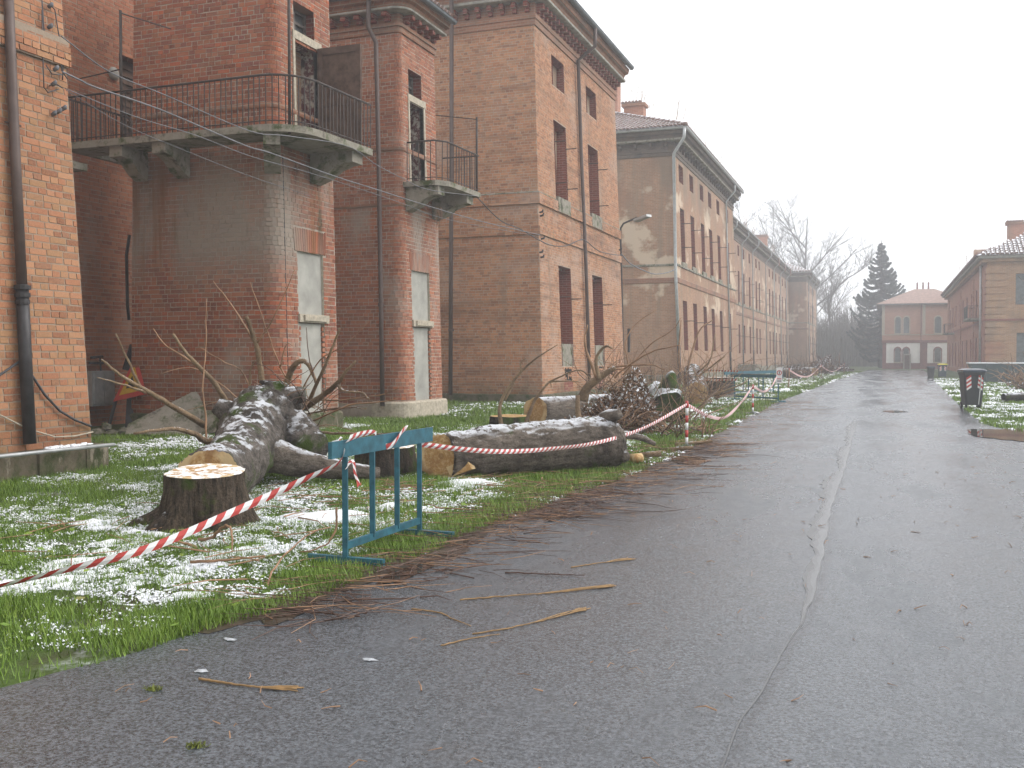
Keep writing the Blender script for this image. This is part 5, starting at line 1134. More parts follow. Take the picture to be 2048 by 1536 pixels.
def tape(label, pts, width=.07, seg=.075, twist=.25, group='striped tapes'):
    c = interp_path([tuple(p)+(0,) for p in pts], 40*len(pts)); P = [Vector(q[:3]) for q in c]; cum = [0]
    for a, b in zip(P[:-1], P[1:]): cum.append(cum[-1]+(b-a).length)
    n = int(cum[-1]/seg*4); V = []; F_ = []; mi = []; X = np.array([tuple(p) for p in P])
    for i in range(n+1):
        t = cum[-1]*i/n; p = Vector([float(np.interp(t, cum, X[:,k])) for k in range(3)]); p2 = Vector([float(np.interp(min(t+.02,cum[-1]), cum, X[:,k])) for k in range(3)]); d = (p2-p)
        if d.length < 1e-6: d = Vector((0,1,0))
        d.normalize(); s = d.cross(Vector((0,0,1))).normalized(); u = s.cross(d); a = twist*math.sin(t*2.1+len(pts))+.35*math.sin(t*.7)*twist*2
        w_ = u*math.cos(a)+s*math.sin(a); sk = d*.035; V += [p-w_*width/2-sk, p-w_*width*.02+s*.006, p+w_*width/2+sk]
        if i < n: b = 3*i; F_ += [[b,b+3,b+4,b+1],[b+1,b+4,b+5,b+2]]; mi += [(i//4)%2]*2
    return tag(mkobj('hazard_tape', V, F_, [M['white'], M['red']], mi=mi), label, 'tape', group)
A0 = PD(-40,1186,5.5); B0 = Vector((-3.6,5.93,.80))
tape('red and white tape rising from the lower left to the near barrier', [onplane(x, y, A0, B0) for x, y in [(-40,1186),(0,1172),(130,1140),(300,1095),(480,1018),(600,963),(680,922)]]+[B0+Vector((.03,.15,.08))], .05, .065, .9)
tape('short loose tape end wound over the barrier top rail', [Vector((-3.50,6.1,.885)), Vector((-3.53,6.35,.90)), Vector((-3.565,6.6,.885)), Vector((-3.575,6.65,.80)), Vector((-3.5,6.75,.79)), Vector((-3.5,6.95,.885)), Vector((-3.55,7.1,.89))], .045, .06)
tape('tape end hanging from the near upright of the barrier', [Vector((-3.515,6.12,.70)), Vector((-3.50,6.17,.71)), Vector((-3.495,6.2,.62)), Vector((-3.49,6.24,.55))], .035, .04)
A1 = Vector((-3.54,7.35,0)); B1 = Vector((-2.97,15.9,0)); q = [onplane(x, y, A1, B1) for x, y in [(838,888),(930,899),(1010,903),(1100,898),(1200,884),(1290,855)]]+[Vector((-2.97,15.88,.70))]
tape('sagging red and white tape from the barrier to the nearer striped post', q, .045, .06)
tape('tape hanging between the two striped posts', [Vector((-2.97,15.92,.70)), Vector((-2.98,18,.40)), Vector((-3.05,20.5,.24)), Vector((-3.12,23.3,.40)), Vector((-3.17,25.98,.72))], .06, .085)
tape('tape from the farther post to the far barrier', [Vector((-3.17,26.02,.72)), Vector((-3.2,28.5,.5)), Vector((-3.25,31,.55)), Vector((-3.28,33.2,.86))], .06, .085)
tape('upper tape stretched from the wall side to the far barrier', [Vector((-6.9,36.5,1.05)), Vector((-5.8,35.5,1.0)), Vector((-4.7,34.4,.98))], .06, .085); tape('lower tape stretched from the wall side to the far barrier', [Vector((-6.9,36.4,.70)), Vector((-5.8,35.4,.66)), Vector((-4.7,34.4,.70))], .06, .085)
def stake(label, x, y, h=.9): o = thing('stake', label, 'stake', (x,y,0), 'thin stakes'); MB().tube([(x,y,-.05),(x+.03,y,h)], [.03,.022], 7).build('stake_pole', M['twig'], o); MB().tube([(x+.03,y,h+.001),(x+.03,y,h+.05)], .03, 7).build('stake_cap', M['red'], o)
pA = G(1577,778); pB = G(1642,757); pC = G(1688,748)
stake('thin stake holding the near end of the far sagging tape', pA.x, pA.y); stake('thin stake holding the far end of the far sagging tape', pB.x, pB.y); stake('farthest thin stake on the verge', pC.x, pC.y)
for lab, a, b, h in (('far sagging tape between two thin stakes', pA, pB, .88), ('farthest tape curving along the verge', pB, pC, .88)):
    tape(lab, [Vector((a.x,a.y,h)), a.lerp(b,.3)+Vector((0,0,.45)), a.lerp(b,.6)+Vector((0,0,.40)), Vector((b.x,b.y,h))], .09, .2)
M['lilac_red'] = M['red']
sg = thing('warning_notice', 'small white notice with a red ring hung on the far barrier', 'sign', PD(1553,765,34.2)); p = Vector((-3.30,33.05,.62)); ex_ = Vector((.80,-.0,0)).normalized()
MB().boxf(p, ex_*.19, (0,.012,0), (0,0,.50)).build('board', M['white'], sg)
rg = MB(); cc = p+ex_*.095+Vector((0,-.003,.34))
for k in range(20):
    a0, a1 = 2*math.pi*k/20, 2*math.pi*(k+1)/20; f = lambda a, r: cc+ex_*math.cos(a)*r+Vector((0,0,math.sin(a)*r)); rg.face([f(a0,.055), f(a0,.08), f(a1,.08), f(a1,.055)])
rg.build('red_ring', M['red'], sg); MB().boxf(cc+ex_*-.012+Vector((0,-.001,-.045)), ex_*.024, (0,.001,0), (0,0,.09)).build('figure', M['black'], sg); MB().boxf(p+ex_*.03+Vector((0,-.003,.06)), ex_*.13, (0,.001,0), (0,0,.03)).build('text_bar', M['black'], sg); MB().boxf(p+ex_*.03+Vector((0,-.003,.13)), ex_*.13, (0,.001,0), (0,0,.03)).build('text_bar', M['red'], sg)
# warning triangle leaning in the recess
M['yellow'] = plain('faded_yellow', (.55,.33,.03,1), .6, 0, .15, 6)
ts = thing('roadworks_sign', 'fallen red and yellow triangular road sign leaning beside the balcony tower', 'sign', (-14.2,15.7,0))
P3 = [PD(226,803,19.9), PD(292,788,19.6), PD(272,712,20.0)]; cc = sum(P3, Vector())/3; nn = (P3[1]-P3[0]).cross(P3[2]-P3[0]).normalized()
if nn.dot(cO-cc) < 0: nn = -nn
def tri(sc_, off, m, nm, th=.006):
    a = [cc+(p-cc)*sc_+nn*off for p in P3]; b = [p-nn*th for p in a]; mb = MB().face(a).face(b[::-1])
    for i in range(3): mb.face([a[i], b[i], b[(i+1)%3], a[(i+1)%3]])
    mb.build(nm, M[m], ts)
tri(1.0, 0, 'red', 'red_border', .02); tri(.66, .008, 'yellow', 'yellow_face'); tri(.28, .016, 'black', 'symbol')
MB().bar(PD(232,800,20.0), PD(212,872,19.6), .05).build('stand_leg', M['black'], ts); MB().bar(PD(262,795,20.1), PD(258,868,19.8), .14).build('stand_leg', M['black'], ts); MB().bar(PD(251,740,20.1), PD(266,690,20.2), .10).build('stand_leg', M['black'], ts)
# broken concrete slab and rubble against the tower
cs = thing('concrete_slab', 'broken mossy concrete slab leaning at the foot of the balcony tower', 'slab', (-12.6,15.6,0))
f = [PD(250,868,18.6), PD(256,848,18.8), PD(382,785,19.3), PD(400,830,18.9), PD(398,872,18.5)]; b = [p+Vector((.03,.16,.02)) for p in f]; mb = MB().face(f).face(b[::-1])
for i in range(5): mb.face([f[i], b[i], b[(i+1)%5], f[(i+1)%5]])
mb.build('slab', M['moss_conc'], cs)
f = [PD(398,870,18.5), PD(402,822,18.8), PD(440,822,18.6), PD(442,862,18.3)]; b = [p+Vector((.03,.12,.0)) for p in f]; mb = MB().face(f).face(b[::-1])
for i in range(4): mb.face([f[i], b[i], b[(i+1)%4], f[(i+1)%4]])
cs2 = thing('concrete_slab', 'smaller square concrete piece right of the leaning slab', 'slab', f[0]); mb.build('slab', M['moss_conc'], cs2)
for x, y, s_, lab in ((196,866,.16,'dark mossy rubble stone against the near block plinth'), (226,872,.19,'largest mossy rubble stone below the cabinet'), (248,862,.12,'small rubble stone at the foot of the warning sign'), (212,852,.10,'small rubble stone behind the largest one')):
    p = PD(x, y, 19.2); o = thing('rubble_stone', lab, 'stone', p)
    MB().tube([p+Vector((0,0,-s_*.6)), p, p+Vector((rnd(-.03,.03),0,s_*.5)), p+Vector((0,0,s_*.6))], [s_*.9,s_,s_*.6,.02], 9, jit=.2).build('stone', M['moss_conc'], o)


# ------------------------------------------------------------------ cables strung along the row
for lab, pts, r, X_, m in (('upper grey cable sagging from the near block past the balcony', [(122,72),(218,143),(330,190),(500,262),(577,272),(694,292),(752,329),(808,358),(857,379),(952,392)], .008, -9.5, 'cable'),
    ('thick pale cable crossing below the balcony railing', [(124,143),(160,160),(195,176),(325,221),(488,290),(541,306),(665,351),(753,379),(850,410),(960,442),(1080,470)], .011, -9.55, 'cable'),
    ('thin lower wire running below the balcony', [(130,177),(270,233),(390,270),(500,312),(600,340),(690,368),(800,405),(900,440),(1078,473)], .006, -9.6, 'cable'), ('lowest thin wire from the near block', [(132,180),(250,250),(380,305),(500,352),(620,392)], .004, -9.65, 'cable'),
    ('cable dropping from the small balcony to the tan block', [(952,392),(1000,440),(1040,458),(1078,480)], .014, -9.9, 'cable_dark'), ('dark cable looped along the tan block to the lamp', [(1078,480),(1100,490),(1130,492),(1160,480),(1172,482),(1200,503),(1235,510),(1243,510)], .018, -10.15, 'cable_dark'),
    ('cable bundle swagged from the lamp to the fourth block', [(1243,508),(1262,528),(1290,542),(1310,548),(1335,545),(1352,538)], .025, -10.0, 'cable')):
    tag(MB().tube([p[:3] for p in interp_path([tuple(PX(x,y,X_))+(0,) for x,y in pts], 8*len(pts))], r, 6).build('overhead_cable', M[m], None, True), lab, 'cable', 'cables along the barracks')
for x, y in ((1079,425),(1080,432),(1082,478),(1238,500),(1079,505),(1081,515)): p = PX(x, y, -10.33); MB().tube([p, p+Vector((.1,0,.02)), p+Vector((.12,0,.09))], [.03,.035,.02], 7).build('insulator', M['pipe_dark'], b3)
q = PX(1254,681,-10.3); MB().tube([q+Vector((.08,0,-.5)), q+Vector((.08,0,.5))], [.05,.07], 9).build('hanging_hose', M['pipe_dark'], lp)

# ------------------------------------------------------------------ bins and clutter on the right verge
M['bin_body'] = plain('dark_grey_bin_plastic', (.04,.042,.045,1), .45, 0, .15, 6, .5); M['bin_lid'] = plain('slate_bin_lid', (.05,.06,.075,1), .22, 0, .15, 4, .5); M['bin_yellow'] = plain('yellow_bin_lid', (.75,.64,.07,1), .4, 0, .15, 4); M['bin_blue'] = plain('blue_grey_bin', (.045,.065,.085,1), .5, 0, .15, 5)
def wheelie(label, x, y, h, wd, dp, rot, body, lid, chev=True, detail=True):
    o = thing('wheelie_bin', label, 'bin', (x,y,0), 'wheelie bins on the right verge'); Rm = Matrix.Rotation(rot, 3, 'Z'); T = lambda a, b, c_: Vector((x,y,0))+Rm @ Vector((a,b,c_))
    zb, zt_ = h*.10, h*.84; w0, w1, d0, d1 = wd*.74, wd*.92, dp*.66, dp*.88; mb = MB()
    def ring(w_, d_, z, r=.06):
        pts = []
        for sx_, sy_, a0 in ((1,-1,-90),(1,1,0),(-1,1,90),(-1,-1,180)):
            for k in range(4): a = math.radians(a0+k*30); pts.append(T(sx_*(w_/2-r)+r*math.cos(a), sy_*(d_/2-r)+r*math.sin(a), z))
        return pts
    def loft(rings, cap=True):
        m_ = MB(); n_ = len(rings[0])
        for A, B in zip(rings[:-1], rings[1:]):
            for i in range(n_): m_.face([A[i], A[(i+1)%n_], B[(i+1)%n_], B[i]])
        if cap: m_.face(rings[0][::-1]).face(rings[-1])
        return m_
    loft([ring(w0,d0,zb), ring(w0*1.02,d0*1.02,zb+.02), ring(w1,d1,zt_), ring(w1*1.07,d1*1.07,zt_+.005), ring(w1*1.07,d1*1.07,zt_+.07)]).build('bin_body', M[body], o)
    loft([ring(wd*1.04,dp*1.02,zt_+.072), ring(wd*1.05,dp*1.03,zt_+.11), ring(wd*1.0,dp*.97,zt_+.15), ring(wd*.85,dp*.8,h-.015,.09), ring(wd*.6,dp*.5,h,.09)]).build('lid', M[lid], o, False)
    for s in (-1,1):
        wl_ = MB().tube([T(s*w0*.46,d0*.42,h*.085), T(s*w0*.54,d0*.42,h*.085)], h*.085, 16).build('wheel', M['black'], o); MB().tube([T(s*w0*.541,d0*.42,h*.085), T(s*w0*.548,d0*.42,h*.085)], h*.04, 10).build('hub', M['pipe_grey'], wl_)
        MB().tube([T(s*w0*.42,-d0*.36,0), T(s*w0*.42,-d0*.36,h*.13)], h*.03, 8).build('caster', M['black'], o)
    MB().tube([T(-wd*.4,dp*.58,zt_+.05), T(wd*.4,dp*.58,zt_+.05)], .018, 7).build('handle', M[body], o)
    if chev:
        for s in (-1,1):
            pn = MB(); z0_, z1_ = h*.46, h*.77; n_ = 6
            for k in range(n_):
                za, zb_ = z0_+(z1_-z0_)*k/n_, z0_+(z1_-z0_)*(k+1)/n_
                def fp(u, z): t = (z-zb)/(zt_-zb); yy = -(d0+(d1-d0)*t)/2-.006; ww = (w0+(w1-w0)*t)/2; return T(s*(ww-.045-u*.13), yy, z)
                pn.face([fp(0,za), fp(1,za+.09), fp(1,zb_+.09), fp(0,zb_)], 0, k % 2)
            pn.build('reflective_strip', [M['white'], M['red']], o)
        if detail: MB().bar(T(wd*.20,-(d0/2)*1.04-.012,zb+.02), T(wd*.28,-(d1/2)*1.02-.012,zt_), .035, .012).build('pale_strip', M['pipe_grey'], o)
    return o
wheelie('large dark grey wheelie bin with red and white chevrons beside the puddle', 2.27, 31.0, 1.14, .60, .66, math.radians(12), 'bin_body', 'bin_lid')
wheelie('blue grey bin with a yellow lid farther down the verge', 3.75, 77.3, 1.02, .60, .6, .1, 'bin_blue', 'bin_yellow', detail=False)
wheelie('small dark blue bin left of the yellow lidded bin', 2.72, 70.2, .86, .44, .45, .2, 'bin_body', 'bin_blue', False)
M['teal_dark'] = plain('dark_teal_sheet', (.035,.06,.065,1), .5, 0, .25, 2)
sk = thing('waste_skip', 'long dark teal waste skip behind the large wheelie bin', 'skip', (7.2,64.5,0))
mb = MB(); prof_ = [(5.0,.05),(8.6,.05),(9.2,1.1),(4.55,1.1)]
for yy_ in (63.4,65.6): mb.face([(a,yy_,z) for a, z in prof_])
for i in range(3): (a,z),(c_,e) = prof_[i], prof_[i+1]; mb.face([(a,63.4,z),(c_,63.4,e),(c_,65.6,e),(a,65.6,z)])
(a,z),(c_,e) = prof_[3], prof_[0]; mb.face([(a,63.4,z),(c_,63.4,e),(c_,65.6,e),(a,65.6,z)]); mb.build('skip_body', M['teal_dark'], sk); MB().box(4.5,9.25,63.36,65.64,1.102,1.16).build('snow_cover', M['snow'], sk)
for xx in (5.4,6.5,7.6,8.6): MB().box(xx, xx+.09, 63.3, 63.398, .1, 1.08).build('rib', M['teal_dark'], sk)
bp = thing('brush_pile', 'brown brush pile at the right edge of the verge', 'brush pile', (6.3,50.5,0))
for i in range(170):
    p = Vector((6.9+rnd(-1.7,1.7), 50.5+rnd(-1.2,1.2), rnd(0,.5))); a = rnd(0,6.28); L = rnd(.6,1.9); MB().tube([p, p+Vector((math.cos(a)*L*.5, math.sin(a)*L*.5, L*rnd(.1,.45))), p+Vector((math.cos(a)*L, math.sin(a)*L, L*rnd(.0,.75)))], [rnd(.015,.035),.014,.006], 5).build('stick', M[random.choice(['twig','twig','twig_dark','twig_pale'])], bp)
leaf_heap(bp, (6.9,50.6,.0), 1.6, 1.2, .55, 2200, .07, 'leaf_dead')
rg_ = thing('trimmed_log', 'dark log lying on the snowy right verge', 'log', (4.6,37,0)); 
V, F_, R = log_mesh([(3.6,36.2,.14),(4.2,36.5,.16),(5.2,36.9,.16)], [.14,.16,.15], 14, .08, 71); mkobj('trunk', V, F_, M['bark_far'], rg_, True)

# ------------------------------------------------------------------ far trees
def bare_tree(name, label, base, h, seed, spread=.5, stems=7, depth=4, lean=(0,0), r0=.3, mat='twig_far', cat='tree', group='bare trees behind the row'):
    rs = random.Random(seed); o = thing(name, label, cat, base, group); trunk = MB(); br = MB()
    num = [stems, 8, 7, 5]; lf = [.55, .42, .45, .5]
    def grow(mb, p, d, L, r, lev):
        n = 6 if lev < 2 else 3; pts = [p]; dd = d.copy(); w = .10 if lev < 2 else .22
        for i in range(n): dd = (dd+Vector((rs.uniform(-w,w), rs.uniform(-w,w), rs.uniform(0,.13)))).normalized(); pts.append(pts[-1]+dd*L/n)
        mb.tube(pts, [max(.012, r*(1-.75*i/n)) for i in range(n+1)], 6 if lev < 2 else 3, False)
        if lev >= depth: return
        for i in range(num[lev]):
            t = rs.uniform(.22 if lev == 0 else .15, 1.0) if lev else .25+.6*i/num[0]; a = pts[min(int(t*n),n)].lerp(pts[min(int(t*n)+1,n)], t*n-int(t*n)); ang = rs.uniform(0,6.28); s = Vector((math.cos(ang), math.sin(ang)*.7, 0))
            nd = (dd+s*spread*rs.uniform(.7,1.5)*(1.0 if lev == 0 else .9)).normalized()
            grow(br, a, nd, L*lf[lev]*rs.uniform(.7,1.3)*(1.15-.5*t), r*(.5 if lev < 2 else .45)*(1.15-.6*t), lev+1)
    grow(trunk, Vector(base), Vector((lean[0],lean[1],1)).normalized(), h*.85, r0, 0)
    trunk.build('trunk', M[mat], o, True); br.build('crown', M[mat], o); return o
M['twig_far'] = plain('grey_bare_wood', (.075,.065,.055,1), .85, 0, .3, 2)
bare_tree('bare_tree', 'tallest bare tree with a broad open crown behind the last block', (-14.4,185,0), 31, 5, .95, 12, 4, r0=.40); bare_tree('bare_tree', 'bare tree rising left of the tallest one over the wing roof', (-22,178,0), 27, 8, .7, 8, 4, r0=.34)
bare_tree('bare_tree', 'low spreading bare tree right of the tallest tree', (-9.0,183,0), 17, 13, .9, 7, 4, r0=.24); bare_tree('bare_tree', 'thin bare tree just beyond the last block corner', (-12.6,190,0), 22, 21, .8, 7, 4, r0=.26); bare_tree('bare_tree', 'small bare tree above the long wing roof', (-22,152,0), 22, 33, .7, 7, 4, r0=.25)
lb = thing('leaning_tree', 'dark leaning bare tree arching right towards the conifer', 'tree', (-12,180,6)); lt = MB(); lpts = interp_path([tuple(PY(*p,182))+(.2,) for p in [(1632,612),(1665,585),(1690,560),(1715,545),(1740,528)]], 14)
q0 = PY(1632,612,182); lt.tube([(q0.x-1,182,0),(q0.x-.6,182,4),tuple(q0)]+[p[:3] for p in lpts[1:]], [.25,.23,.2]+[.17-.011*i for i in range(13)], 7); lt.build('trunk', M['twig_far'], lb, True)
cr = MB()
for i in range(34):
    a = Vector(lpts[random.randint(3,13)][:3]); L = rnd(1.5,4.5); d = Vector((rnd(-.4,.9), rnd(-.4,.4), rnd(.3,1))).normalized(); m_ = a+d*L*.5; cr.tube([a, m_, a+d*L+Vector((0,0,.3))], [.045,.03,.012], 3, False)
    for k in range(3): d2 = (d+Vector((rnd(-.6,.6), rnd(-.3,.3), rnd(-.2,.6)))).normalized(); cr.tube([m_, m_+d2*L*.5], [.03,.01], 3, False)
cr.build('crown', M['twig_far'], lb)
# far wood that reads as one mass
wd_ = MB()
for i in range(1500):
    x = rnd(-19,1); y = rnd(165,215); h = rnd(4,10)*(1.15-.5*abs((x+7)/14)); p = Vector((x,y,0)); tx, ty = rnd(-.9,.9), rnd(-.5,.5); wd_.tube([p, p+Vector((tx*.4,ty*.4,h*.5)), p+Vector((tx,ty,h))], [rnd(.05,.1),.05,.015], 3, False)
    for k in range(7): a = p+Vector((tx*.4,ty*.4,h*rnd(.15,.85))); wd_.tube([a, a+Vector((rnd(-1.3,1.3), rnd(-.6,.6), rnd(.4,1.9)))], [.035,.012], 3, False)
tag(wd_.build('far_wood', M['twig_far']), 'grey mass of bare saplings and scrub at the end of the row', 'wood', kind='stuff')
# conifer
M['needle'] = plain('dark_blue_green_needles', (.022,.042,.034,1), .75, 0, .4, 1.2, .2)
cf = thing('spruce_tree', 'tall dark drooping spruce behind the house closing the road', 'tree', (-.75,152,0)); MB().tube([(-.75,152,0),(-.75,152,9),(-.75,152,18.2)], [.32,.2,.03], 8).build('trunk', M['twig_far'], cf, True)
cn = np.random.RandomState(5); VV = []; FF = []; bb = MB()
for i in range(300):
    t = (i/300)**.85; z = 1.2+16.6*t; R_ = min(4.3, 6.4*(1-t)+.2)*cn.uniform(.6,1.15); a = cn.uniform(0,6.283); d = np.array([math.cos(a), math.sin(a), 0.]); s = np.array([-d[1], d[0], 0.])
    base = np.array([-.75,152,z]); pts = [base+d*R_*u+np.array([0,0,-(.24*R_)*u*(1.25-.75*u*u)*1.1+ .30*R_*u**4]) for u in np.linspace(0,1,9)]
    bb.tube([tuple(p) for p in pts], [.05*(1-.8*k/8) for k in range(9)], 3, False)
    for k in range(1,9):
        for j in range(13):
            p = pts[k]*(1-j/13)+pts[k-1]*j/13; w_ = (.25+.45*(1-k/9))*cn.uniform(.5,1.2)*(.5+.5*min(1,R_/2)); L = cn.uniform(.10,.38)*(.5+.5*min(1,R_/2)); sg_ = cn.choice([-1,1]); tip = p+s*sg_*w_*.6+d*.18+np.array([0,0,-L]); nb = len(VV); ww = d*.11
            VV += [p-ww, p+ww, tip]; FF.append((nb,nb+1,nb+2))
tag(bigmesh('foliage', np.array(VV), np.array(FF), M['needle'], cf)); bb.build('branches', M['twig_far'], cf)
# ------------------------------------------------------------------ grass, snow, twigs
def grassmat():
    t = NT('winter_grass'); r = t.attr(); c = t.ramp(r, [(0,(.075,.13,.015,1)),(.45,(.14,.235,.025,1)),(.8,(.21,.29,.04,1)),(.93,(.20,.19,.06,1)),(1,(.17,.12,.05,1))])
    return t.done(c, .55, 0, .35)
M['grass'] = grassmat()
def bare(x, y):
    """snow cover 0..1 over the verge"""
    s = .55*fbm(x, y, .75, 3, 9)+.45*fbm(x, y, 2.3, 8, 1); s = (s-.425)/.17
    s += 1.3*np.exp(-(((x+4.75)/.55)**2+((y-7.75)/.7)**2)) + .9*np.exp(-(((x+4.4)/.6)**2+((y-10.5)/.6)**2)) + .5*np.exp(-(((x+5.0)/1.6)**2+((y-7.4)/1.5)**2))
    s -= 1.3*np.exp(-(((x-(-3.5))/.35)**2)) ; s -= .9*np.exp(-((x+9.3)/.8)**2)
    s -= 1.2*np.exp(-(((x+4.3)/1.0)**2+((y-11.2)/.35)**2))
    return np.clip(s, 0, 1)
def in_left(x, y):
    le = np.interp(y, [a for a, b in LE], [b for a, b in LE]); return (x < le+.02+.16*(fbm(y, 3.3, .9)-.5)) & (x > np.where(y < 10.5, -9.58, np.where((y > 16) & (y < 18.3), -10.55, np.where((y > 21) & (y < 23.5), -10.5, np.where((y > 30) & (y < 41), -10.15, -13.5)))))
def blades(regions, name, label, mask):
    VV = []; RR = []
    for (x0,x1,y0,y1,dens,hmin,hmax,wd) in regions:
        n = int((x1-x0)*(y1-y0)*dens); x = RS.uniform(x0,x1,n); y = RS.uniform(y0,y1,n); k = mask(x, y); s = bare(x, y); tuft = fbm(x, y, 3.2, 5, 5)
        k &= RS.rand(n) < np.clip(1.25-.35*s, .1, 1)*np.clip(.25+(tuft-.3)*2.6, .12, 1)
        x, y, s, tuft = x[k], y[k], s[k], tuft[k]; n = len(x)
        h = RS.uniform(hmin,hmax,n)*(.55+.9*tuft)*(1-.3*s); a = RS.uniform(0,6.283,n); ln = RS.uniform(.2,.9,n)*h; w_ = wd*RS.uniform(.6,1.3,n)
        bx, by = np.cos(a), np.sin(a); P0 = np.stack([x-by*w_/2, y+bx*w_/2, np.zeros(n)],1); P1 = np.stack([x+by*w_/2, y-bx*w_/2, np.zeros(n)],1); P2 = np.stack([x+bx*ln, y+by*ln, h],1)
        VV.append(np.stack([P0,P1,P2],1).reshape(-1,3)); RR.append(np.clip(.25+.5*fbm(x, y, 1.7, 2, 2)+RS.normal(0,.16,n)-.1, 0, 1))
    V = np.concatenate(VV); R_ = np.concatenate(RR); return tag(bigmesh(name, V, np.arange(len(V)).reshape(-1,3), M['grass'], None, R_), label, 'grass', kind='stuff')
blades([(-9.7,-3,2.2,8,4600,.035,.085,.006), (-9.7,-2.8,8,13,2600,.035,.085,.008), (-13.5,-9.7,10.5,13,1500,.04,.09,.011), (-13.5,-2.7,13,22,1000,.04,.10,.014), (-13.5,-2.7,22,42,260,.05,.11,.022), (-13,-2.2,42,110,45,.06,.13,.05)], 'grass', 'short green grass with snow on the left verge', in_left)
def in_right(x, y): return x > np.interp(y, [a for a, b in RE], [b for a, b in RE])-.02
blades([(1.8,8,17,40,330,.04,.10,.02), (2.0,9,40,75,60,.05,.12,.05)], 'grass', 'green grass with snow on the right verge', in_right)
def crumbs(regions, name, label, mask):
    VV = []
    for (x0,x1,y0,y1,dens,smin,smax) in regions:
        n = int((x1-x0)*(y1-y0)*dens); x = RS.uniform(x0,x1,n); y = RS.uniform(y0,y1,n); s = bare(x, y); f = vnoise(x, y, 9, 4, 2); k = mask(x, y) & (RS.rand(n) < s*np.clip((f-.30)*3, 0, 1)); x, y, s = x[k], y[k], s[k]; n = len(x)
        r = RS.uniform(smin,smax,n)*(.6+.7*s); z = RS.uniform(.0,.042,n)*(1-.3*s); a = RS.uniform(0,6.283,n); q = []
        for j in range(5):
            t = a+j*2*math.pi/5+RS.uniform(-.35,.35,n); rr = r*RS.uniform(.5,1.35,n); q.append(np.stack([x+np.cos(t)*rr, y+np.sin(t)*rr, z+RS.uniform(-.006,.008,n)],1))
        q.append(np.stack([x, y, z+r*RS.uniform(.25,.7,n)],1)); VV.append(np.stack(q,1).reshape(-1,3))
    V = np.concatenate(VV); m = len(V)//6; F_ = (np.arange(m)*6)[:,None,None]+np.array([(0,1,5),(1,2,5),(2,3,5),(3,4,5),(4,0,5)])[None]
    return tag(bigmesh(name, V, F_.reshape(-1,3), M['snow'], None, None, True), label, 'snow', kind='stuff')
crumbs([(-9.6,-3,2.2,8,3700,.003,.0105), (-9.7,-2.8,8,13,2200,.004,.014), (-13,-9.7,10.6,13,900,.007,.022), (-12,-2.7,13,22,800,.009,.028), (-12,-2.7,22,42,190,.015,.05), (-11,-2.2,42,100,35,.03,.1)], 'snow_cover', 'patchy fresh snow lying in the left verge grass', in_left)
crumbs([(1.9,8,18,40,420,.012,.04), (2.2,9,40,75,60,.03,.09)], 'snow_cover', 'patchy fresh snow lying in the right verge grass', in_right)
def snow_sheet(x0, x1, y0, y1, st, label, mask, thr, amp):
    nx, ny = int((x1-x0)/st), int((y1-y0)/st); X, Y = np.meshgrid(np.linspace(x0,x1,nx), np.linspace(y0,y1,ny)); X = X+RS.uniform(-.3,.3,X.shape)*st; Y = Y+RS.uniform(-.3,.3,Y.shape)*st
    s = bare(X, Y)*(.4+.6*fbm(X, Y, 2.0, 6, 6)/.5); Z = amp*(s-thr)+.035*(fbm(X, Y, 6, 1, 8)-.55)+.05*(vnoise(X, Y, 15)-.5); Z = np.minimum(Z, .05); Z[~mask(X+.05, Y)] = -.05
    V = np.stack([X,Y,Z],-1).reshape(-1,3); I = np.arange(nx*ny).reshape(ny,nx); F_ = np.stack([I[:-1,:-1],I[:-1,1:],I[1:,1:],I[1:,:-1]],-1).reshape(-1,4); k = V[F_][:,:,2].max(1) > .002; F_ = F_[k]
    u, inv = np.unique(F_, return_inverse=True); tag(bigmesh('snow_cover', V[u], inv.reshape(-1,4), M['snow'], None, None, True), label, 'snow', kind='stuff')
snow_sheet(-9.4, -3.3, 3.4, 11.5, .045, 'soft joined snow patches on the near grass', in_left, 1.12, .07); snow_sheet(-9.5, -2.9, 11.5, 30, .11, 'soft snow patches between the felled logs', in_left, .98, .08); snow_sheet(2.0, 8, 18, 45, .14, 'soft snow patches on the right verge', in_right, .98, .08)
# packed snow patches by the stumps
for lab, cx_, cy_, rx, ry, sd_ in (('packed white snow patch right of the first stump', -4.70, 7.75, .5, .55, 3), ('packed snow patch below the sawn end of the long log', -4.45, 10.5, .6, .4, 6), ('thin snow patch beside the first stump', -4.45, 8.55, .2, .2, 8)):
    n = 18; V = []; F_ = []
    for i in range(n+1):
        for j in range(n+1):
            u, v = i/n*2-1, j/n*2-1; a = math.atan2(v,u); edge = .8+.5*(float(vnoise(math.cos(a)*2+sd_, math.sin(a)*2, 1))-.5); rr = math.hypot(u,v)/edge; z = .06*(1-rr**2)+.03*(float(fbm(u*3+sd_, v*3, 1))-.5) if rr < 1.6 else -.03
            V.append((cx_+u*rx, cy_+v*ry, z))
    for i in range(n):
        for j in range(n): b = i*(n+1)+j; F_.append([b,b+n+1,b+n+2,b+1])
    tag(mkobj('snow_patch', V, F_, M['snow'], None, True), lab, 'snow', kind='stuff')
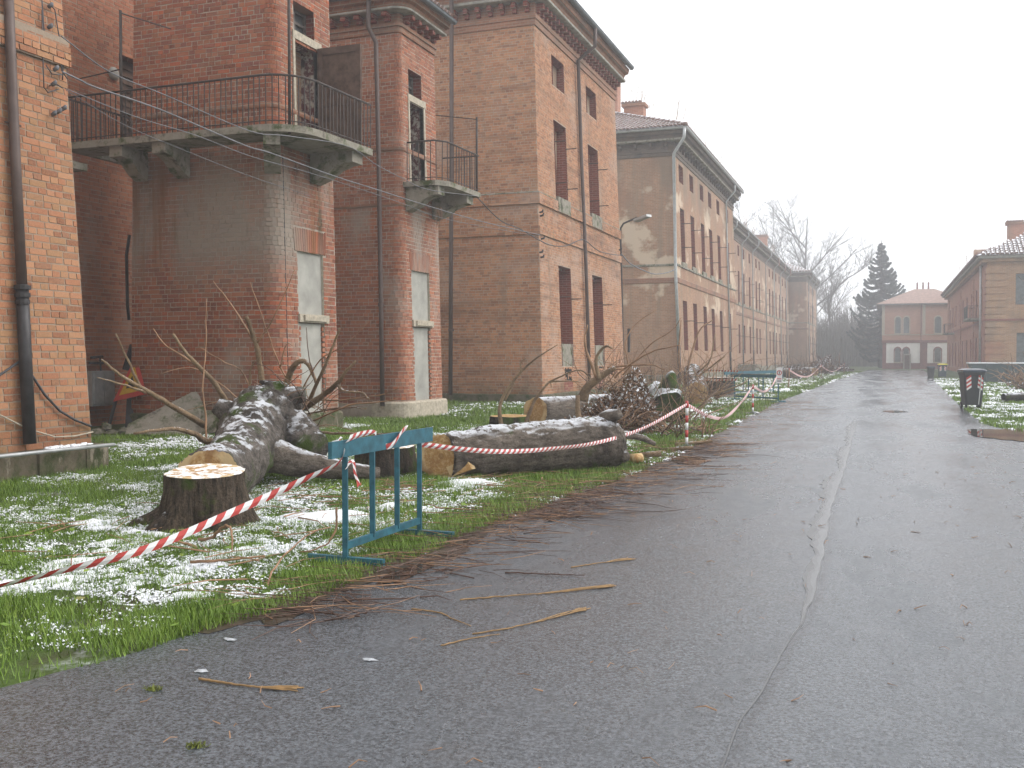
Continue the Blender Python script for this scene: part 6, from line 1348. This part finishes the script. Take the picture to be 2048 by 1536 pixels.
# twig litter swept along the road edge
def litter(name, label, spots, mat):
    mb = MB()
    for x, y, z, L, a, r in spots:
        p = Vector((x,y,z)); d = Vector((math.cos(a), math.sin(a), 0)); s = Vector((-d.y,d.x,0)); k = rnd(-.12,.12)*L
        mb.tube([p, p+d*L*.5+s*k+Vector((0,0,rnd(0,.02))), p+d*L+s*rnd(-.1,.1)*L+Vector((0,0,rnd(0,.02)))], [r, r*.8, r*.4], 4, False)
    return tag(mb.build(name, M[mat]), label, 'twigs', kind='stuff')
def edge_spots(n, y0, y1, spread, lmin, lmax, bias=0):
    out_ = []
    for i in range(n):
        y = y0+(y1-y0)*random.random()**1.1; x = ip(LE, y)+random.gauss(.12+bias, spread); a = random.gauss(.35, .75)+(math.pi if random.random() < .5 else 0); out_.append((x, y, rnd(.012,.03), rnd(lmin,lmax), a, rnd(.0015,.0045)))
    return out_
litter('twig_litter', 'dark wet twigs swept along the left road edge', edge_spots(340,4.6,10.5,.26,.12,.7)+edge_spots(300,8.5,17,.35,.2,.8,.05), 'twig_dark')
litter('twig_litter', 'brown twigs scattered along the left road edge', edge_spots(170,4.8,10.5,.3,.15,.7)+edge_spots(220,10,18,.4,.2,.8,-.05)+edge_spots(110,18,36,.5,.3,1.0), 'twig')
litter('twig_litter', 'loose twigs on the snowy grass near the first stump', [(rnd(-6.6,-3.7), rnd(5.2,9.8), rnd(.02,.05), rnd(.2,.7), rnd(0,6.28), rnd(.003,.007)) for i in range(90)]+[(rnd(-5.5,-3.2), rnd(9.5,17), rnd(.02,.05), rnd(.2,.8), rnd(0,6.28), rnd(.003,.008)) for i in range(200)], 'twig')
litter('twig_litter', 'tiny specks of bark and straw on the asphalt', [(rnd(-3.2,1.5), 3+14*random.random()**1.5, .014, rnd(.015,.09), rnd(0,6.28), rnd(.0015,.004)) for i in range(260)], 'twig')
# bigger sticks that can be told apart
def stick(label, pix, r, mat='twig', z=.02, cat='stick', fray=False):
    pts = [G(x, y)+Vector((0,0,z+r)) for x, y in pix]; q = interp_path([tuple(p)+(0,) for p in pts], 6*len(pts)); o = thing('fallen_stick', label, cat, pts[0]); n = len(q)
    MB().tube([(p[0],p[1],p[2]+rnd(-.002,.002)) for p in q], [r*(1-.5*i/n) for i in range(n)], 6, jit=.15).build('stick', M[mat], o, True)
    if fray:
        for k in range(7): i = random.randint(n//2, n-2); a = Vector(q[i][:3]); b = Vector(q[-1][:3])+Vector((rnd(-.04,.04), rnd(-.04,.04), 0)); MB().tube([a, (a+b)/2+Vector((rnd(-.015,.015), rnd(-.015,.015), .004)), b], .003, 4).build('splinter', M['straw'], o)
for args in [('split brown stick alone on the asphalt at lower left', [(398,1364),(450,1372),(520,1381),(592,1384)], .006, 'straw', .008, 'stick', True), ('long frayed straw coloured stick in the middle of the asphalt', [(920,1204),(990,1198),(1060,1193),(1140,1186),(1226,1176)], .005, 'straw', .008, 'stick', True),
    ('long thin pale stick on the asphalt below the frayed one', [(945,1272),(1010,1262),(1090,1244),(1170,1222)], .0045, 'straw', .008, 'stick', True), ('pale forked stick pointing down left on the asphalt', [(882,1296),(930,1284),(1000,1272)], .004, 'straw', .008), ('short crooked pale twig in the middle of the asphalt', [(823,1222),(880,1230),(905,1242),(942,1256)], .0045, 'straw', .008),
    ('frayed straw twig right of the barrier on the asphalt', [(1142,1138),(1180,1132),(1225,1126),(1262,1120)], .0045, 'straw', .008, 'stick', True), ('dark stick jutting from the grass edge onto the asphalt', [(520,1215),(600,1228),(720,1240)], .008, 'twig_dark', .012), ('long dark stick across the twig litter by the barrier', [(640,1207),(740,1205),(830,1202)], .007, 'twig_dark', .012),
    ('thin stick leading right from the twig litter', [(1010,1150),(1090,1153),(1170,1156)], .006, 'twig_dark', .012), ('pale straight stick on the grass in front of the barrier foot', [(380,1136),(450,1132),(530,1124)], .012, 'twig', .03)]: stick(*args)
ab = thing('arched_branch', 'bent brown branch arching out of the snow in front of the first stump', 'branch', G(490,1110)); 
for pix, r in (([(372,1100,7.9),(440,1085,7.7),(485,1098,7.5),(500,1080,7.5),(530,1050,7.5),(555,1050,7.4),(462,1055,7.5),(466,1110,7.3)], .0),): pass
branch(ab, [(398,1080,7.75),(425,1075,7.65),(440,1058,7.6),(455,1052,7.55),(463,1068,7.5),(465,1120,7.35)], .017,.009,'twig'); branch(ab, [(395,1098,7.5),(380,1090,7.5),(345,1082,7.55)], .016,.01,'twig')
ab2 = thing('arched_branch', 'thin branch standing out of the snow left of the barrier', 'branch', G(640,1110)); branch(ab2, [(600,1105,7.3),(650,1090,7.3),(670,1060,7.35),(674,1015,7.4)], .006,.012,'twig')
ab3 = thing('arched_branch', 'long bent branch running from the snow down to the road edge', 'branch', G(540,1200)); branch(ab3, [(525,1210,6.1),(535,1180,6.3),(540,1150,6.5),(570,1110,6.9),(610,1075,7.2),(640,1058,7.4)], .011,.006,'twig')
# broken ice scraps on the asphalt
M['ice'] = plain('grey_slush', (.38,.40,.42,1), .3, 0, .3, 40, .5)
for i, (x, y, lab) in enumerate([(460,1283,'scrap of ice nearest the grass edge'), (737,1323,'scrap of ice farthest right on the asphalt'), (400,1346,'small scrap of ice by the split stick')]):
    p = G(x, y); n = 13; rim = [p+Vector((math.cos(6.283*k/n)*.045*rnd(.35,1.3), math.sin(6.283*k/n)*.026*rnd(.35,1.3), .011)) for k in range(n)]; mb = MB()
    for k in range(n): mb.face([rim[k], rim[(k+1)%n], p+Vector((.006,.004,.017))])
    tag(mb.build('ice_scrap', M['ice']), lab, 'ice')
M['moss'] = plain('yellow_green_moss', (.13,.15,.03,1), .9, 0, .4, 30)
for x, y, lab in ((392,1497,'yellow green moss tuft at the bottom of the asphalt'), (308,1383,'faint moss tuft above the split stick')):
    p = G(x, y); o = thing('moss_tuft', lab, 'moss', p); mb = MB()
    for k in range(70): a = rnd(0,6.28); r = rnd(0,.035); q = p+Vector((r*math.cos(a)*1.3, r*math.sin(a), .008)); mb.tube([q, q+Vector((rnd(-.015,.015), rnd(-.015,.015), rnd(.004,.014)))], .002, 3, False)
    mb.build('moss', M['moss'], o)
# dead leaves and low weeds on the near grass
wl_ = MB()
for i in range(420):
    x = rnd(-7.5,-3.3); y = rnd(3.2,10); s = rnd(.015,.04); a = rnd(0,6.28); d = Vector((math.cos(a), math.sin(a), rnd(-.3,.3)))*s; e = Vector((-math.sin(a), math.cos(a), rnd(-.4,.4)))*s*.6; p = Vector((x,y,rnd(.02,.06)))
    if x > ip(LE,y)-.05: continue
    wl_.face([p-d, p+e, p+d, p-e], rnd(.2,.95))
tag(wl_.build('leaf_litter', M['grass']), 'broad weed leaves and fallen leaves in the near grass', 'leaves', kind='stuff')
